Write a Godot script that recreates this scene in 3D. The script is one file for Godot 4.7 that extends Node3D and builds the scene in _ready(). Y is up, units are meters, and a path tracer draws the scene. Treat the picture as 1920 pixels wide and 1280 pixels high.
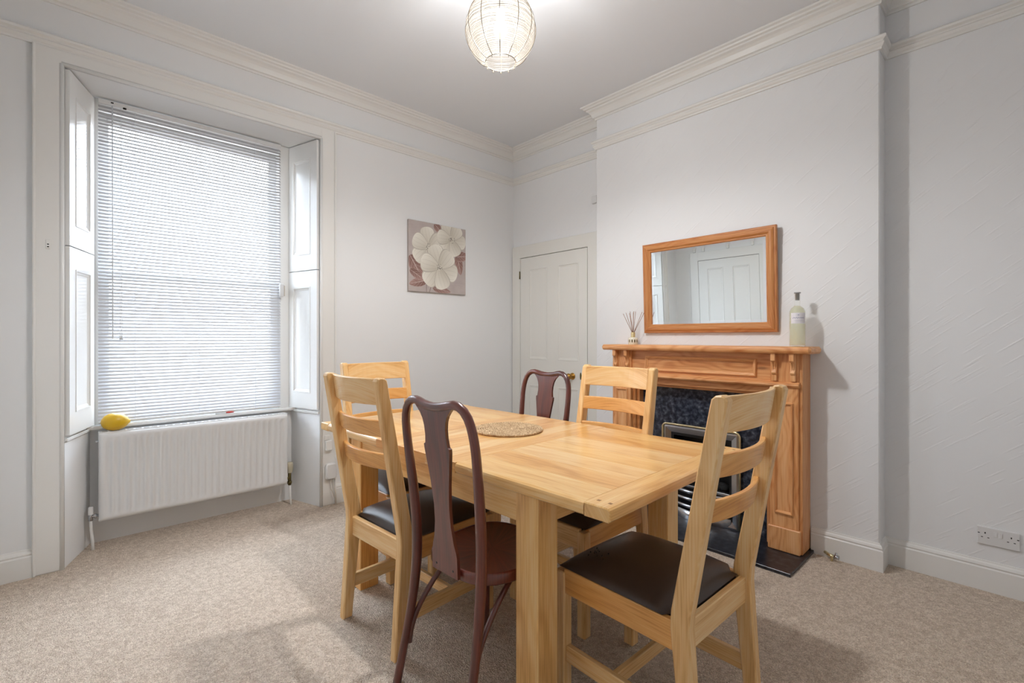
extends Node3D
# A Victorian dining room: window wall to the north, chimney breast and fireplace on the east wall.
# Helper W(x, y, n): x runs along the window wall, n runs north from the camera.

const CEIL := 3.085
const WIN := 3.472      # inner face of the window wall
const BREAST := 3.12    # face of the chimney breast
const ALC := 3.265      # face of the alcoves
const WEST := -0.41
const SOUTH := -0.62
const LAMP_COLOR := Color(0.98, 0.982, 0.985)

var rng := RandomNumberGenerator.new()
var M := {}
var used := {}

func W(x: float, y: float, n: float) -> Vector3:
	return Vector3(x, y, -n)

# ---------------------------------------------------------------- mesh builder
class MB:
	var st := SurfaceTool.new()
	var org := Vector3.ZERO
	var xf := Transform3D()
	var off := Vector2.ZERO
	var us := 0.5
	var vs := 1.6
	func _init(o := Vector3.ZERO, uvoff := Vector2.ZERO) -> void:
		org = o
		off = uvoff
		st.begin(Mesh.PRIMITIVE_TRIANGLES)
		st.set_smooth_group(0xFFFFFFFF)
	func smooth(on: bool) -> MB:
		st.set_smooth_group(1 if on else 0xFFFFFFFF)
		return self
	func v(p: Vector3, uv: Vector2) -> void:
		st.set_uv(uv)
		st.add_vertex(xf * p - org)
	func tri(a: Vector3, b: Vector3, c: Vector3, ua: Vector2, ub: Vector2, uc: Vector2) -> void:   # counter-clockwise seen from outside
		v(a, ua); v(c, uc); v(b, ub)
	func quad(a: Vector3, b: Vector3, c: Vector3, d: Vector3, ua: Vector2, ub: Vector2, uc: Vector2, ud: Vector2) -> void:
		tri(a, b, c, ua, ub, uc)
		tri(a, c, d, ua, uc, ud)
	func uvof(p: Vector3, nrm: Vector3, grain: int, base: Vector3) -> Vector2:
		var q := p - base
		var ax := nrm.abs().max_axis_index()
		var o := [0, 1, 2]
		o.erase(ax)
		var along: int = grain if grain != ax else o[1]
		var across: int = o[0] if o[0] != along else o[1]
		return Vector2(q[across] / us, q[along] / vs) + off
	func face(pts: Array, mid: Vector3, grain: int, base: Vector3) -> void:
		var c := Vector3.ZERO
		for p in pts: c += p
		c /= pts.size()
		var nrm: Vector3 = (pts[1] - pts[0]).cross(pts[2] - pts[0])
		if nrm.dot(c - mid) < 0:
			pts.reverse()
			nrm = -nrm
		for i in range(1, pts.size() - 1):
			tri(pts[0], pts[i], pts[i + 1], uvof(pts[0], nrm, grain, base), uvof(pts[i], nrm, grain, base), uvof(pts[i + 1], nrm, grain, base))
	# chamfered box between two corners; grain is the axis the wood runs along
	func box(a: Vector3, b: Vector3, bev := 0.0, grain := 1) -> MB:
		var lo := Vector3(minf(a.x, b.x), minf(a.y, b.y), minf(a.z, b.z))
		var hi := Vector3(maxf(a.x, b.x), maxf(a.y, b.y), maxf(a.z, b.z))
		var mid := (lo + hi) / 2
		var hs := (hi - lo) / 2
		bev = minf(bev, minf(hs.x, minf(hs.y, hs.z)) * 0.9)
		var P := func(ax: int, s: Vector3) -> Vector3:
			var q := Vector3(s.x * (hs.x - bev), s.y * (hs.y - bev), s.z * (hs.z - bev))
			q[ax] = s[ax] * hs[ax]
			return mid + q
		for ax in 3:
			var u := (ax + 1) % 3
			var w := (ax + 2) % 3
			for s in [-1.0, 1.0]:
				var pts := []
				for k in [[-1.0, -1.0], [1.0, -1.0], [1.0, 1.0], [-1.0, 1.0]]:
					var sg := Vector3()
					sg[ax] = s; sg[u] = k[0]; sg[w] = k[1]
					pts.append(P.call(ax, sg))
				face(pts, mid, grain, lo)
				if bev > 0:
					for t in [-1.0, 1.0]:   # the edge between faces ax and u
						var e := []
						for k in [[ax, -1.0], [ax, 1.0], [u, 1.0], [u, -1.0]]:
							var sg := Vector3()
							sg[ax] = s; sg[u] = t; sg[w] = k[1]
							e.append(P.call(int(k[0]), sg))
						face(e, mid, grain, lo)
		if bev > 0:
			for sx in [-1.0, 1.0]:
				for sy in [-1.0, 1.0]:
					for sz in [-1.0, 1.0]:
						var sg := Vector3(sx, sy, sz)
						face([P.call(0, sg), P.call(1, sg), P.call(2, sg)], mid, grain, lo)
		return self
	# polygon in local x/y (any winding) pushed from z0 to z1, with chamfered rims; grain 0 = along x, 1 = along y
	func extrude(poly: PackedVector2Array, z0: float, z1: float, bev := 0.0, grain := 1) -> MB:
		var p := poly
		var area := 0.0
		for i in p.size():
			area += p[i].cross(p[(i + 1) % p.size()])
		if area < 0:
			p = p.duplicate()
			p.reverse()
		var n := p.size()
		var ins := PackedVector2Array()
		var lo := p[0]
		for q in p: lo = Vector2(minf(lo.x, q.x), minf(lo.y, q.y))
		for i in n:
			var d0 := (p[i] - p[(i - 1 + n) % n]).normalized()
			var d1 := (p[(i + 1) % n] - p[i]).normalized()
			var n0 := Vector2(-d0.y, d0.x)
			var n1 := Vector2(-d1.y, d1.x)
			var m := n0 + n1
			ins.append(p[i] + (m * (bev / maxf(0.5, m.length_squared() / 2.0))))
		var UV := func(q: Vector2) -> Vector2:
			var r := q - lo
			if grain == 2: return Vector2((r.x + r.y * 0.7) / us, 0.0) + off
			return (Vector2(r.x / us, r.y / vs) if grain == 1 else Vector2(r.y / us, r.x / vs)) + off
		var rings := [[ins, z0], [p, z0 + bev], [p, z1 - bev], [ins, z1]] if bev > 0 else [[p, z0], [p, z1]]
		for k in rings.size() - 1:
			for i in n:
				var j := (i + 1) % n
				var a: Vector2 = rings[k][0][i]
				var b: Vector2 = rings[k][0][j]
				var c: Vector2 = rings[k + 1][0][j]
				var d: Vector2 = rings[k + 1][0][i]
				var za: float = rings[k][1]
				var zb: float = rings[k + 1][1]
				var d0 := Vector2(0, (za - z0) / vs) if grain == 2 else Vector2.ZERO
				var dz := Vector2(0, (zb - z0) / vs) if grain == 2 else Vector2((zb - za) / us, 0)
				quad(Vector3(a.x, a.y, za), Vector3(b.x, b.y, za), Vector3(c.x, c.y, zb), Vector3(d.x, d.y, zb), UV.call(a) + d0, UV.call(b) + d0, UV.call(c) + dz, UV.call(d) + dz)
		var cap: PackedVector2Array = ins if bev > 0 else p
		var idx := Geometry2D.triangulate_polygon(cap)
		for t in range(0, idx.size(), 3):
			var a := cap[idx[t]]
			var b := cap[idx[t + 1]]
			var c := cap[idx[t + 2]]
			if (b - a).cross(c - a) < 0:
				var x := b
				b = c
				c = x
			tri(Vector3(a.x, a.y, z1), Vector3(b.x, b.y, z1), Vector3(c.x, c.y, z1), UV.call(a), UV.call(b), UV.call(c))
			tri(Vector3(a.x, a.y, z0), Vector3(c.x, c.y, z0), Vector3(b.x, b.y, z0), UV.call(a), UV.call(c), UV.call(b))
		return self
	func grid(pts: Array, close_i := false, close_j := false, flip := false) -> MB:
		var ni := pts.size()
		var nj: int = pts[0].size()
		var U := PackedFloat32Array()
		var V := PackedFloat32Array()
		U.resize(nj + 1); V.resize(ni + 1)
		for j in range(1, nj + 1): U[j] = U[j - 1] + (pts[0][j % nj] as Vector3).distance_to(pts[0][j - 1]) / us
		for i in range(1, ni + 1): V[i] = V[i - 1] + (pts[i % ni][0] as Vector3).distance_to(pts[i - 1][0]) / vs
		for i in (ni if close_i else ni - 1):
			for j in (nj if close_j else nj - 1):
				var a: Vector3 = pts[i][j]
				var b: Vector3 = pts[i][(j + 1) % nj]
				var c: Vector3 = pts[(i + 1) % ni][(j + 1) % nj]
				var d: Vector3 = pts[(i + 1) % ni][j]
				var ua := Vector2(U[j], V[i]) + off
				var ub := Vector2(U[j + 1], V[i]) + off
				var uc := Vector2(U[j + 1], V[i + 1]) + off
				var ud := Vector2(U[j], V[i + 1]) + off
				if flip: quad(a, d, c, b, ua, ud, uc, ub)
				else: quad(a, b, c, d, ua, ub, uc, ud)
		return self
	# profile of (radius, height) turned about the y axis
	func lathe(prof: Array, segs := 24) -> MB:
		var rows := []
		for p in prof:
			var ring := []
			for k in segs:
				var t := TAU * k / segs
				ring.append(Vector3(p.x * cos(t), p.y, p.x * sin(t)))
			rows.append(ring)
		return grid(rows, false, true, true)
	# tube along a path; r is a radius or a radius per point; squash flattens the second axis
	func tube(path: Array, r: Variant, segs := 10, closed := false, squash := 1.0, caps := true) -> MB:
		var n := path.size()
		var rows := []
		var up := Vector3.UP
		for i in n:
			var a: Vector3 = path[(i - 1 + n) % n] if closed else path[maxi(i - 1, 0)]
			var b: Vector3 = path[(i + 1) % n] if closed else path[mini(i + 1, n - 1)]
			var t := (b - a).normalized()
			if i == 0:
				up = Vector3.UP if absf(t.y) < 0.9 else Vector3.BACK
			var x := up.cross(t).normalized()
			var y := t.cross(x).normalized()
			up = y
			var rad: float = r if r is float else r[i]
			var ring := []
			for k in segs:
				var an := TAU * k / segs
				ring.append(path[i] + x * (cos(an) * rad) + y * (sin(an) * rad * squash))
			rows.append(ring)
		grid(rows, closed, true)
		if caps and not closed:
			for e in [0, n - 1]:
				for k in segs:
					var a: Vector3 = rows[e][k]
					var b: Vector3 = rows[e][(k + 1) % segs]
					if e == 0: tri(path[e], b, a, off, off, off)
					else: tri(path[e], a, b, off, off, off)
		return self
	func ball(c: Vector3, r: Vector3, segs := 16, rings := 10) -> MB:
		var rows := []
		for i in rings + 1:
			var f := PI * i / rings - PI / 2
			var ring := []
			for k in segs:
				var t := TAU * k / segs
				ring.append(c + Vector3(cos(f) * cos(t) * r.x, sin(f) * r.y, cos(f) * sin(t) * r.z))
			rows.append(ring)
		return grid(rows, false, true, true)
	func done() -> ArrayMesh:
		st.generate_normals()
		return st.commit()

# ---------------------------------------------------------------- objects
func numbered(n: String) -> String:
	if not used.has(n):
		used[n] = 0
		return n
	used[n] += 1
	return "%s_%03d" % [n, used[n]]

func tag(o: Node, label: String, category: String, group := "", kind := "") -> Node:
	o.set_meta("label", label)
	o.set_meta("category", category)
	if group: o.set_meta("group", group)
	if kind: o.set_meta("kind", kind)
	return o

func thing(called: String, label: String, category: String, at := Vector3.ZERO, turn := 0.0, group := "", kind := "") -> Node3D:
	var o := Node3D.new()
	o.name = numbered(called)
	add_child(o)
	o.position = at
	o.rotation_degrees.y = turn
	tag(o, label, category, group, kind)
	return o

func obj(called: String, mb: MB, mat: Material, parent: Node = null) -> MeshInstance3D:
	var o := MeshInstance3D.new()
	o.mesh = mb.done()
	o.material_override = mat
	o.cast_shadow = GeometryInstance3D.SHADOW_CASTING_SETTING_DOUBLE_SIDED
	if parent == null:
		o.name = numbered(called)
		add_child(o)
	else:
		o.name = called
		parent.add_child(o, true)
	return o

func dup(root: Node3D, called: String, label: String, at: Vector3, turn: float) -> Node3D:
	var r := root.duplicate() as Node3D
	r.name = numbered(called)
	add_child(r)
	r.position = at
	r.rotation_degrees.y = turn
	r.set_meta("label", label)
	return r

func ru() -> Vector2:
	return Vector2(rng.randf_range(0.0, 0.55), rng.randf_range(0.0, 0.3))

func mb(root: Node3D = null) -> MB:   # parts are written in room coordinates and stored relative to their thing
	return MB.new(root.position if root else Vector3.ZERO, ru())

# a rectangle of moulding: the four sides of a frame, mitred. plane given by origin, right and up; profile of (inset, height)
func frame_sides(m: MB, o: Vector3, r: Vector3, u: Vector3, w: float, h: float, prof: Array) -> void:
	var nrm := r.cross(u)
	var cs := [Vector2(-1, -1), Vector2(1, -1), Vector2(1, 1), Vector2(-1, 1)]
	for k in 4:
		var a: Vector2 = cs[k]
		var b: Vector2 = cs[(k + 1) % 4]
		var rows := []
		for c in [a, b]:
			var row := []
			for p in prof:
				row.append(o + r * (c.x * (w / 2 - p.x)) + u * (c.y * (h / 2 - p.x)) + nrm * p.y)
			rows.append(row)
		m.grid(rows, false, false, true)

# moulding along a line of (x, n) points on the floor plan; profile of (distance out of the wall, height); the room is on the right hand
func run_moulding(m: MB, path: Array, prof: Array, closed := false) -> void:
	var n := path.size()
	var rows := []
	for i in n:
		var p: Vector2 = path[i]
		var d0: Vector2 = ((p - path[i - 1]) if i > 0 or closed else (path[1] - p)).normalized()
		var d1: Vector2 = ((path[(i + 1) % n] - p) if i < n - 1 or closed else (p - path[i - 1])).normalized()
		var n0 := Vector2(d0.y, -d0.x)
		var n1 := Vector2(d1.y, -d1.x)
		var mm := n0 + n1
		mm /= maxf(0.2, mm.length_squared() / 2.0)
		var row := []
		for q in prof:
			var s: Vector2 = p + mm * q.x
			row.append(W(s.x, q.y, s.y))
		rows.append(row)
	m.grid(rows, closed, false, false)
	if not closed:
		for e in [0, n - 1]:
			var c := Vector3.ZERO
			for q in rows[e]: c += q
			c /= rows[e].size()
			for j in prof.size():
				var a: Vector3 = rows[e][j]
				var b: Vector3 = rows[e][(j + 1) % prof.size()]
				if e == 0: m.tri(c, b, a, Vector2(), Vector2(), Vector2())
				else: m.tri(c, a, b, Vector2(), Vector2(), Vector2())

# ---------------------------------------------------------------- materials
func flat(c: Color, rough := 0.6, metal := 0.0) -> StandardMaterial3D:
	var m := StandardMaterial3D.new()
	m.albedo_color = c
	m.roughness = rough
	m.metallic = metal
	m.cull_mode = BaseMaterial3D.CULL_DISABLED
	return m

func wood_image(c_dark: Color, c_mid: Color, c_light: Color, rings: float, contrast: float, knots: int, sd: int) -> ImageTexture:
	var w := 384
	var h := 768
	var im := Image.create(w, h, false, Image.FORMAT_RGB8)
	var a := FastNoiseLite.new()
	a.seed = sd; a.noise_type = FastNoiseLite.TYPE_SIMPLEX_SMOOTH; a.frequency = 1.0; a.fractal_octaves = 2
	var b := FastNoiseLite.new()
	b.seed = sd + 7; b.noise_type = FastNoiseLite.TYPE_SIMPLEX; b.frequency = 1.0; b.fractal_octaves = 3
	var r := RandomNumberGenerator.new()
	r.seed = sd
	var ks := []
	for k in knots:
		ks.append(Vector3(r.randf() * w, r.randf() * h, r.randf_range(3.0, 6.0)))
	for y in h:
		for x in w:
			var u := float(x) / w
			var v := float(y) / h
			var kd := 0.0
			var dark := 0.0
			for k in ks:
				var dx: float = (x - k.x) / k.z
				var dy: float = (y - k.y) / (k.z * 2.2)
				var dd := dx * dx + dy * dy
				if dd < 40.0:
					kd += exp(-dd / 6.0) * 1.4 * signf(dx)
					dark += exp(-dd * 0.9)
			var warp := a.get_noise_2d(u * 2.2, v * 2.6)
			var ring := 0.5 + 0.5 * sin((u * rings + warp * rings * 0.22 + kd * 0.25) * TAU)
			ring = pow(ring, 1.6)
			var fine := b.get_noise_2d(u * 70.0, v * 5.0)
			var tone := a.get_noise_2d(u * 5.0 + 9.0, v * 1.6)
			var t := clampf(0.55 - contrast * 0.5 * ring + fine * 0.28 + tone * 0.30 + contrast * 0.15, 0.0, 1.0)
			var c := c_dark.lerp(c_mid, t * 2.0) if t < 0.5 else c_mid.lerp(c_light, t * 2.0 - 1.0)
			if dark > 0.02: c = c.lerp(c_dark.darkened(0.3), minf(dark, 0.7))
			im.set_pixel(x, y, c)
	return ImageTexture.create_from_image(im)

func textured(t: Texture2D, tint: Color, rough: float, coat := 0.0) -> StandardMaterial3D:
	var m := flat(tint, rough)
	m.albedo_texture = t
	if coat > 0:
		m.clearcoat_enabled = true
		m.clearcoat = coat
		m.clearcoat_roughness = 0.25
	return m

func noise_tex(freq: float, oct: int, cols: Array, offs: Array, sd: int, size := 512, kind := FastNoiseLite.TYPE_SIMPLEX_SMOOTH, fr := FastNoiseLite.FRACTAL_FBM, warp := 0.0) -> NoiseTexture2D:
	var n := FastNoiseLite.new()
	n.seed = sd
	n.noise_type = kind
	n.frequency = freq
	n.fractal_type = fr
	n.fractal_octaves = oct
	if warp > 0:
		n.domain_warp_enabled = true
		n.domain_warp_amplitude = warp
		n.domain_warp_frequency = freq * 0.6
	var t := NoiseTexture2D.new()
	t.width = size; t.height = size
	t.seamless = true
	t.noise = n
	if cols.size():
		var g := Gradient.new()
		g.offsets = PackedFloat32Array(offs)
		g.colors = PackedColorArray(cols)
		t.color_ramp = g
	return t

func triplanar(m: StandardMaterial3D, s: float) -> StandardMaterial3D:
	m.uv1_triplanar = true
	m.uv1_world_triplanar = true
	m.uv1_scale = Vector3.ONE * s
	return m

func pile_image(n: int, sd: int, a: Color, b: Color) -> ImageTexture:   # tileable speckle of yarn tufts
	var r := RandomNumberGenerator.new()
	r.seed = sd
	var f := PackedFloat32Array()
	f.resize(n * n)
	for i in n * n: f[i] = r.randf()
	var big := PackedFloat32Array()
	var bn := 64
	big.resize(bn * bn)
	for i in bn * bn: big[i] = r.randf()
	var im := Image.create(n, n, false, Image.FORMAT_RGB8)
	for y in n:
		var ym := ((y + n - 1) % n) * n
		var yp := ((y + 1) % n) * n
		var y0 := y * n
		for x in n:
			var xm := (x + n - 1) % n
			var xp := (x + 1) % n
			var v := (f[y0 + x] * 2.0 + f[y0 + xm] + f[y0 + xp] + f[ym + x] + f[yp + x]) / 6.0
			var gx := float(x) * bn / n
			var gy := float(y) * bn / n
			var ix := int(gx)
			var iy := int(gy)
			var tx := gx - ix
			var ty := gy - iy
			var w := lerpf(lerpf(big[iy * bn + ix], big[iy * bn + (ix + 1) % bn], tx), lerpf(big[((iy + 1) % bn) * bn + ix], big[((iy + 1) % bn) * bn + (ix + 1) % bn], tx), ty)
			var t := clampf(0.5 + (v - 0.5) * 1.7 + (w - 0.5) * 0.45, 0.0, 1.0)
			im.set_pixel(x, y, a.lerp(b, t))
	return ImageTexture.create_from_image(im)

func paper_relief() -> ImageTexture:   # embossed wallpaper: bundles of slanting ridges
	var n := 512
	var im := Image.create(n, n, false, Image.FORMAT_L8)
	im.fill(Color(0.5, 0.5, 0.5))
	var r := RandomNumberGenerator.new()
	r.seed = 5
	for k in 230:
		var c := Vector2(r.randf() * n, r.randf() * n)
		var l := r.randf_range(26, 75)
		var s := r.randf_range(0.35, 1.0) * (1.0 if r.randf() < 0.6 else -0.8)
		for i in int(l * 2):
			var f := i / (l * 2.0)
			var p := c + Vector2(0.77, 0.64) * (i * 0.5)
			var e := sin(f * PI)
			for wd in [-1, 0, 1]:
				var x := posmod(int(p.x) + wd, n)
				var y := posmod(int(p.y), n)
				im.set_pixel(x, y, Color.from_hsv(0, 0, clampf(0.5 + 0.5 * s * e * (1.0 - absf(wd) * 0.45), 0, 1)))
	return ImageTexture.create_from_image(im)

func flower_image() -> ImageTexture:
	var n := 384
	var im := Image.create(n, n, false, Image.FORMAT_RGB8)
	var fn := FastNoiseLite.new()
	fn.frequency = 0.012; fn.seed = 3
	for y in n:
		for x in n:
			var t := 0.5 + 0.5 * fn.get_noise_2d(x, y) + 0.18 * fn.get_noise_2d(x * 0.9, y * 9.0)
			im.set_pixel(x, y, Color(0.70, 0.65, 0.64).lerp(Color(0.77, 0.73, 0.71), clampf(t, 0, 1)))
	# petal or leaf: a pointed or round blade from p along angle a
	var blade := func(p: Vector2, a: float, l: float, wd: float, c0: Color, c1: Color, point: float, vein: Color) -> void:
		var d := Vector2(cos(a), sin(a))
		var s := Vector2(-d.y, d.x)
		var lo := Vector2(n, n)
		var hi := Vector2.ZERO
		for q in [p, p + d * l + s * wd, p + d * l - s * wd, p + s * wd, p - s * wd]:
			lo = lo.min(q)
			hi = hi.max(q)
		for y in range(maxi(0, int(lo.y)), mini(n, int(hi.y) + 1)):
			for x in range(maxi(0, int(lo.x)), mini(n, int(hi.x) + 1)):
				var q := Vector2(x, y) - p
				var f := q.dot(d) / l
				if f < 0.0 or f > 1.0: continue
				var half := wd * (pow(sin(PI * pow(f, 0.75)), 0.6) if point > 0.5 else pow(f, 0.55) * sqrt(maxf(0.0, 1.0 - pow(f, 5.0))))
				var g := q.dot(s) / maxf(half, 0.01)
				if absf(g) > 1.0: continue
				var col := c0.lerp(c1, clampf(f * 0.8 + 0.25 * g, 0.0, 1.0))
				var streak := absf(sin(g * 7.0 + f * 2.0))
				if streak < 0.16: col = col.lerp(vein, 0.35 * (1.0 - f * 0.6))
				if absf(g) > 0.9: col = col.lerp(vein, 0.45)
				if point > 0.5 and (absf(g) < 0.07 or absf(sin(f * 16.0 - absf(g) * 5.0)) < 0.14): col = col.lerp(vein, 0.7)
				im.set_pixel(x, y, col)
	var brown := Color(0.50, 0.37, 0.34)
	var rose := Color(0.70, 0.57, 0.54)
	var pale := Color(0.84, 0.78, 0.75)
	for L in [[0.02, 0.50, 1.0, 0.36, 0.10], [0.30, 0.83, 2.9, 0.30, 0.07], [0.40, 0.93, 0.15, 0.32, 0.055], [0.84, 0.41, 1.35, 0.30, 0.075], [0.80, 0.44, -0.15, 0.26, 0.08], [0.43, 0.0, 0.75, 0.17, 0.06], [0.50, 0.08, 1.1, 0.20, 0.035], [0.02, 0.70, 0.5, 0.28, 0.06]]:
		blade.call(Vector2(L[0], L[1]) * n, L[2], L[3] * n, L[4] * n, brown, rose, 1.0, pale)
	for S in [[0.29, 0.80, 0.29, 1.0], [0.40, 0.82, 0.34, 1.0], [0.70, 0.20, 0.64, 0.42], [0.62, 0.35, 0.85, 0.45]]:
		for i in 140:
			var p := Vector2(S[0], S[1]).lerp(Vector2(S[2], S[3]), i / 139.0) * n
			im.fill_rect(Rect2i(int(p.x), int(p.y), 3, 3), Color(0.52, 0.45, 0.42))
	var ivory := Color(0.79, 0.765, 0.71)
	var cream := Color(0.94, 0.925, 0.885)
	var line := Color(0.62, 0.58, 0.53)
	for F in [[0.33, 0.36, 0.30, 0.4], [0.73, 0.19, 0.27, 0.1], [0.51, 0.63, 0.34, 0.25]]:
		for ringk in [[1.0, 3, 0.0], [0.95, 3, 1.05]]:
			for k in int(ringk[1]):
				blade.call(Vector2(F[0], F[1]) * n, F[3] + ringk[2] + TAU * k / ringk[1], F[2] * ringk[0] * n, F[2] * 0.56 * n, ivory, cream, 0.0, line)
		for k in 40:
			var an := rng.randf() * TAU
			var rr := rng.randf_range(0.005, 0.06)
			var p := (Vector2(F[0], F[1]) + Vector2(cos(an), sin(an)) * rr) * n
			im.fill_rect(Rect2i(int(p.x), int(p.y), 3, 3), Color(0.30, 0.27, 0.26) if k % 3 else Color(0.95, 0.94, 0.9))
	return ImageTexture.create_from_image(im)

func label_image() -> ImageTexture:   # the paper label of the bottle: a crest, a script line, small print
	var im := Image.create(96, 80, false, Image.FORMAT_RGB8)
	im.fill(Color(0.93, 0.92, 0.94))
	for i in 200:
		var t := i / 199.0
		im.fill_rect(Rect2i(int(10 + 74 * t), int(37 + 4.0 * sin(t * 34.0) * (1.0 - t * 0.5)), 2, 2), Color(0.42, 0.44, 0.58))
	im.fill_rect(Rect2i(43, 12, 9, 9), Color(0.72, 0.72, 0.80))
	im.fill_rect(Rect2i(22, 56, 52, 1), Color(0.66, 0.66, 0.72))
	im.fill_rect(Rect2i(30, 62, 36, 1), Color(0.66, 0.66, 0.72))
	return ImageTexture.create_from_image(im)

func make_materials() -> void:
	var oak := wood_image(Color(0.80, 0.57, 0.32), Color(0.945, 0.765, 0.515), Color(0.98, 0.86, 0.665), 7.0, 0.32, 3, 11)
	M.oak = textured(oak, Color(1, 1, 1), 0.38, 0.25)
	M.oak_warm = textured(oak, Color(0.97, 0.88, 0.74), 0.38, 0.25)
	M.oak_pale = textured(oak, Color(1.0, 0.99, 0.95), 0.38, 0.25)
	M.table = textured(oak, Color(1.0, 0.98, 0.92), 0.28, 0.35)
	M.table_warm = textured(oak, Color(0.97, 0.91, 0.81), 0.28, 0.35)
	M.table_pale = textured(oak, Color(1.0, 1.0, 1.0), 0.28, 0.35)
	M.peg = flat(Color(0.62, 0.44, 0.26), 0.5)
	var pine := wood_image(Color(0.76, 0.48, 0.26), Color(0.92, 0.69, 0.47), Color(0.96, 0.78, 0.58), 12.0, 0.5, 4, 23)
	M.pine = textured(pine, Color(1, 0.97, 0.94), 0.42, 0.15)
	M.pine_mid = textured(pine, Color(0.95, 0.89, 0.83), 0.42, 0.15)
	M.pine_frame = textured(pine, Color(0.84, 0.74, 0.62), 0.4, 0.2)
	var mah := wood_image(Color(0.24, 0.075, 0.05), Color(0.38, 0.14, 0.09), Color(0.48, 0.20, 0.13), 9.0, 0.5, 0, 31)
	M.mahogany = textured(mah, Color(1, 1, 1), 0.34, 1.0)
	M.leather = flat(Color(0.25, 0.20, 0.175), 0.36)
	M.wall = flat(Color(0.925, 0.928, 0.93), 0.75)
	M.paper = triplanar(flat(Color(0.925, 0.928, 0.932), 0.65), 0.85)
	M.paper.heightmap_enabled = true
	M.paper.heightmap_texture = paper_relief()
	M.paper.heightmap_scale = 0.3
	M.ceil = flat(Color(0.915, 0.925, 0.94), 0.9)
	M.cream = flat(Color(0.922, 0.918, 0.905), 0.38)
	M.gloss = flat(Color(0.93, 0.93, 0.922), 0.22)
	M.door = flat(Color(0.905, 0.90, 0.878), 0.4)
	M.gap = flat(Color(0.10, 0.09, 0.08), 0.9)
	M.white = flat(Color(0.90, 0.90, 0.90), 0.3)
	M.plastic = flat(Color(0.88, 0.88, 0.88), 0.3)
	M.cable = flat(Color(0.80, 0.77, 0.73), 0.5)
	M.trv = flat(Color(0.80, 0.77, 0.68), 0.4)
	M.brass = flat(Color(0.70, 0.53, 0.26), 0.28, 1.0)
	M.pale_brass = flat(Color(0.90, 0.85, 0.68), 0.25, 0.9)
	M.old_brass = flat(Color(0.42, 0.38, 0.25), 0.4, 1.0)
	M.chrome = flat(Color(0.75, 0.76, 0.78), 0.16, 1.0)
	M.steel = flat(Color(0.74, 0.75, 0.77), 0.24, 1.0)
	M.black = flat(Color(0.02, 0.02, 0.022), 0.5)
	M.coal = flat(Color(0.05, 0.048, 0.05), 0.8)
	M.mirror = flat(Color(0.93, 0.95, 0.95), 0.0, 1.0)
	M.bevel = flat(Color(0.95, 0.96, 0.97), 0.03, 1.0)
	M.slat = flat(Color(0.76, 0.76, 0.77), 0.45)
	M.slat.backlight_enabled = true
	M.slat.backlight = Color(0.03, 0.032, 0.035)
	M.cord = flat(Color(0.86, 0.87, 0.88), 0.7)
	M.glass = flat(Color(1, 1, 1, 0.04), 0.0)
	M.glass.transparency = BaseMaterial3D.TRANSPARENCY_ALPHA
	M.lemon = flat(Color(0.85, 0.68, 0.12), 0.35)
	M.red = flat(Color(0.80, 0.22, 0.16), 0.4)
	M.carpet = triplanar(flat(Color(1, 1, 1), 0.95), 1.3)
	M.carpet.albedo_texture = pile_image(512, 41, Color(0.745, 0.665, 0.59), Color(0.97, 0.91, 0.845))
	M.carpet.heightmap_enabled = true
	M.carpet.heightmap_texture = pile_image(512, 42, Color(0, 0, 0), Color(1, 1, 1))
	M.carpet.heightmap_scale = 0.7
	M.carpet.metallic_specular = 0.1
	M.marble = triplanar(flat(Color(1, 1, 1), 0.16), 1.7)
	M.marble.albedo_texture = noise_tex(0.015, 7, [Color(0.11, 0.125, 0.165), Color(0.19, 0.21, 0.26), Color(0.25, 0.275, 0.325), Color(0.31, 0.335, 0.38), Color(0.50, 0.52, 0.56)], [0.15, 0.45, 0.62, 0.80, 1.0], 12, 1024, FastNoiseLite.TYPE_SIMPLEX_SMOOTH, FastNoiseLite.FRACTAL_FBM, 30.0)
	M.slate = triplanar(flat(Color(0.72, 0.70, 0.70), 0.28), 1.3)
	M.slate.albedo_texture = M.marble.albedo_texture
	M.straw = triplanar(flat(Color(1, 1, 1), 0.9), 3.0)
	M.straw.albedo_texture = pile_image(128, 8, Color(0.55, 0.42, 0.29), Color(0.97, 0.86, 0.70))
	M.painting = flat(Color(1, 1, 1), 0.8)
	M.painting.albedo_texture = flower_image()
	M.canvas_edge = flat(Color(0.70, 0.66, 0.64), 0.8)
	M.label = flat(Color(1, 1, 1), 0.5)
	M.label.albedo_texture = label_image()
	M.bottle = flat(Color(0.90, 0.93, 0.86, 0.10), 0.02)
	M.bottle.transparency = BaseMaterial3D.TRANSPARENCY_ALPHA
	M.wine = flat(Color(0.90, 0.90, 0.72, 0.40), 0.3)
	M.wine.transparency = BaseMaterial3D.TRANSPARENCY_ALPHA
	M.foil = flat(Color(0.62, 0.62, 0.63), 0.4, 0.2)
	M.reed = flat(Color(0.62, 0.45, 0.36), 0.8)
	M.oil = flat(Color(0.93, 0.905, 0.83), 0.15)
	M.gold_foil = flat(Color(0.88, 0.80, 0.60), 0.3, 0.5)
	M.thread = flat(Color(0.145, 0.118, 0.078, 0.38), 0.6)
	M.thread.transparency = BaseMaterial3D.TRANSPARENCY_ALPHA
	M.thread.backlight_enabled = true
	M.thread.backlight = Color(0.35, 0.33, 0.3)
	M.wire = flat(Color(0.45, 0.40, 0.33), 0.4, 0.6)
	M.bulb = flat(Color(1, 1, 1), 0.3)
	M.bulb.emission_enabled = true
	M.bulb.emission = Color(1.0, 0.93, 0.80)
	M.bulb.emission_energy_multiplier = 6.0

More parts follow.
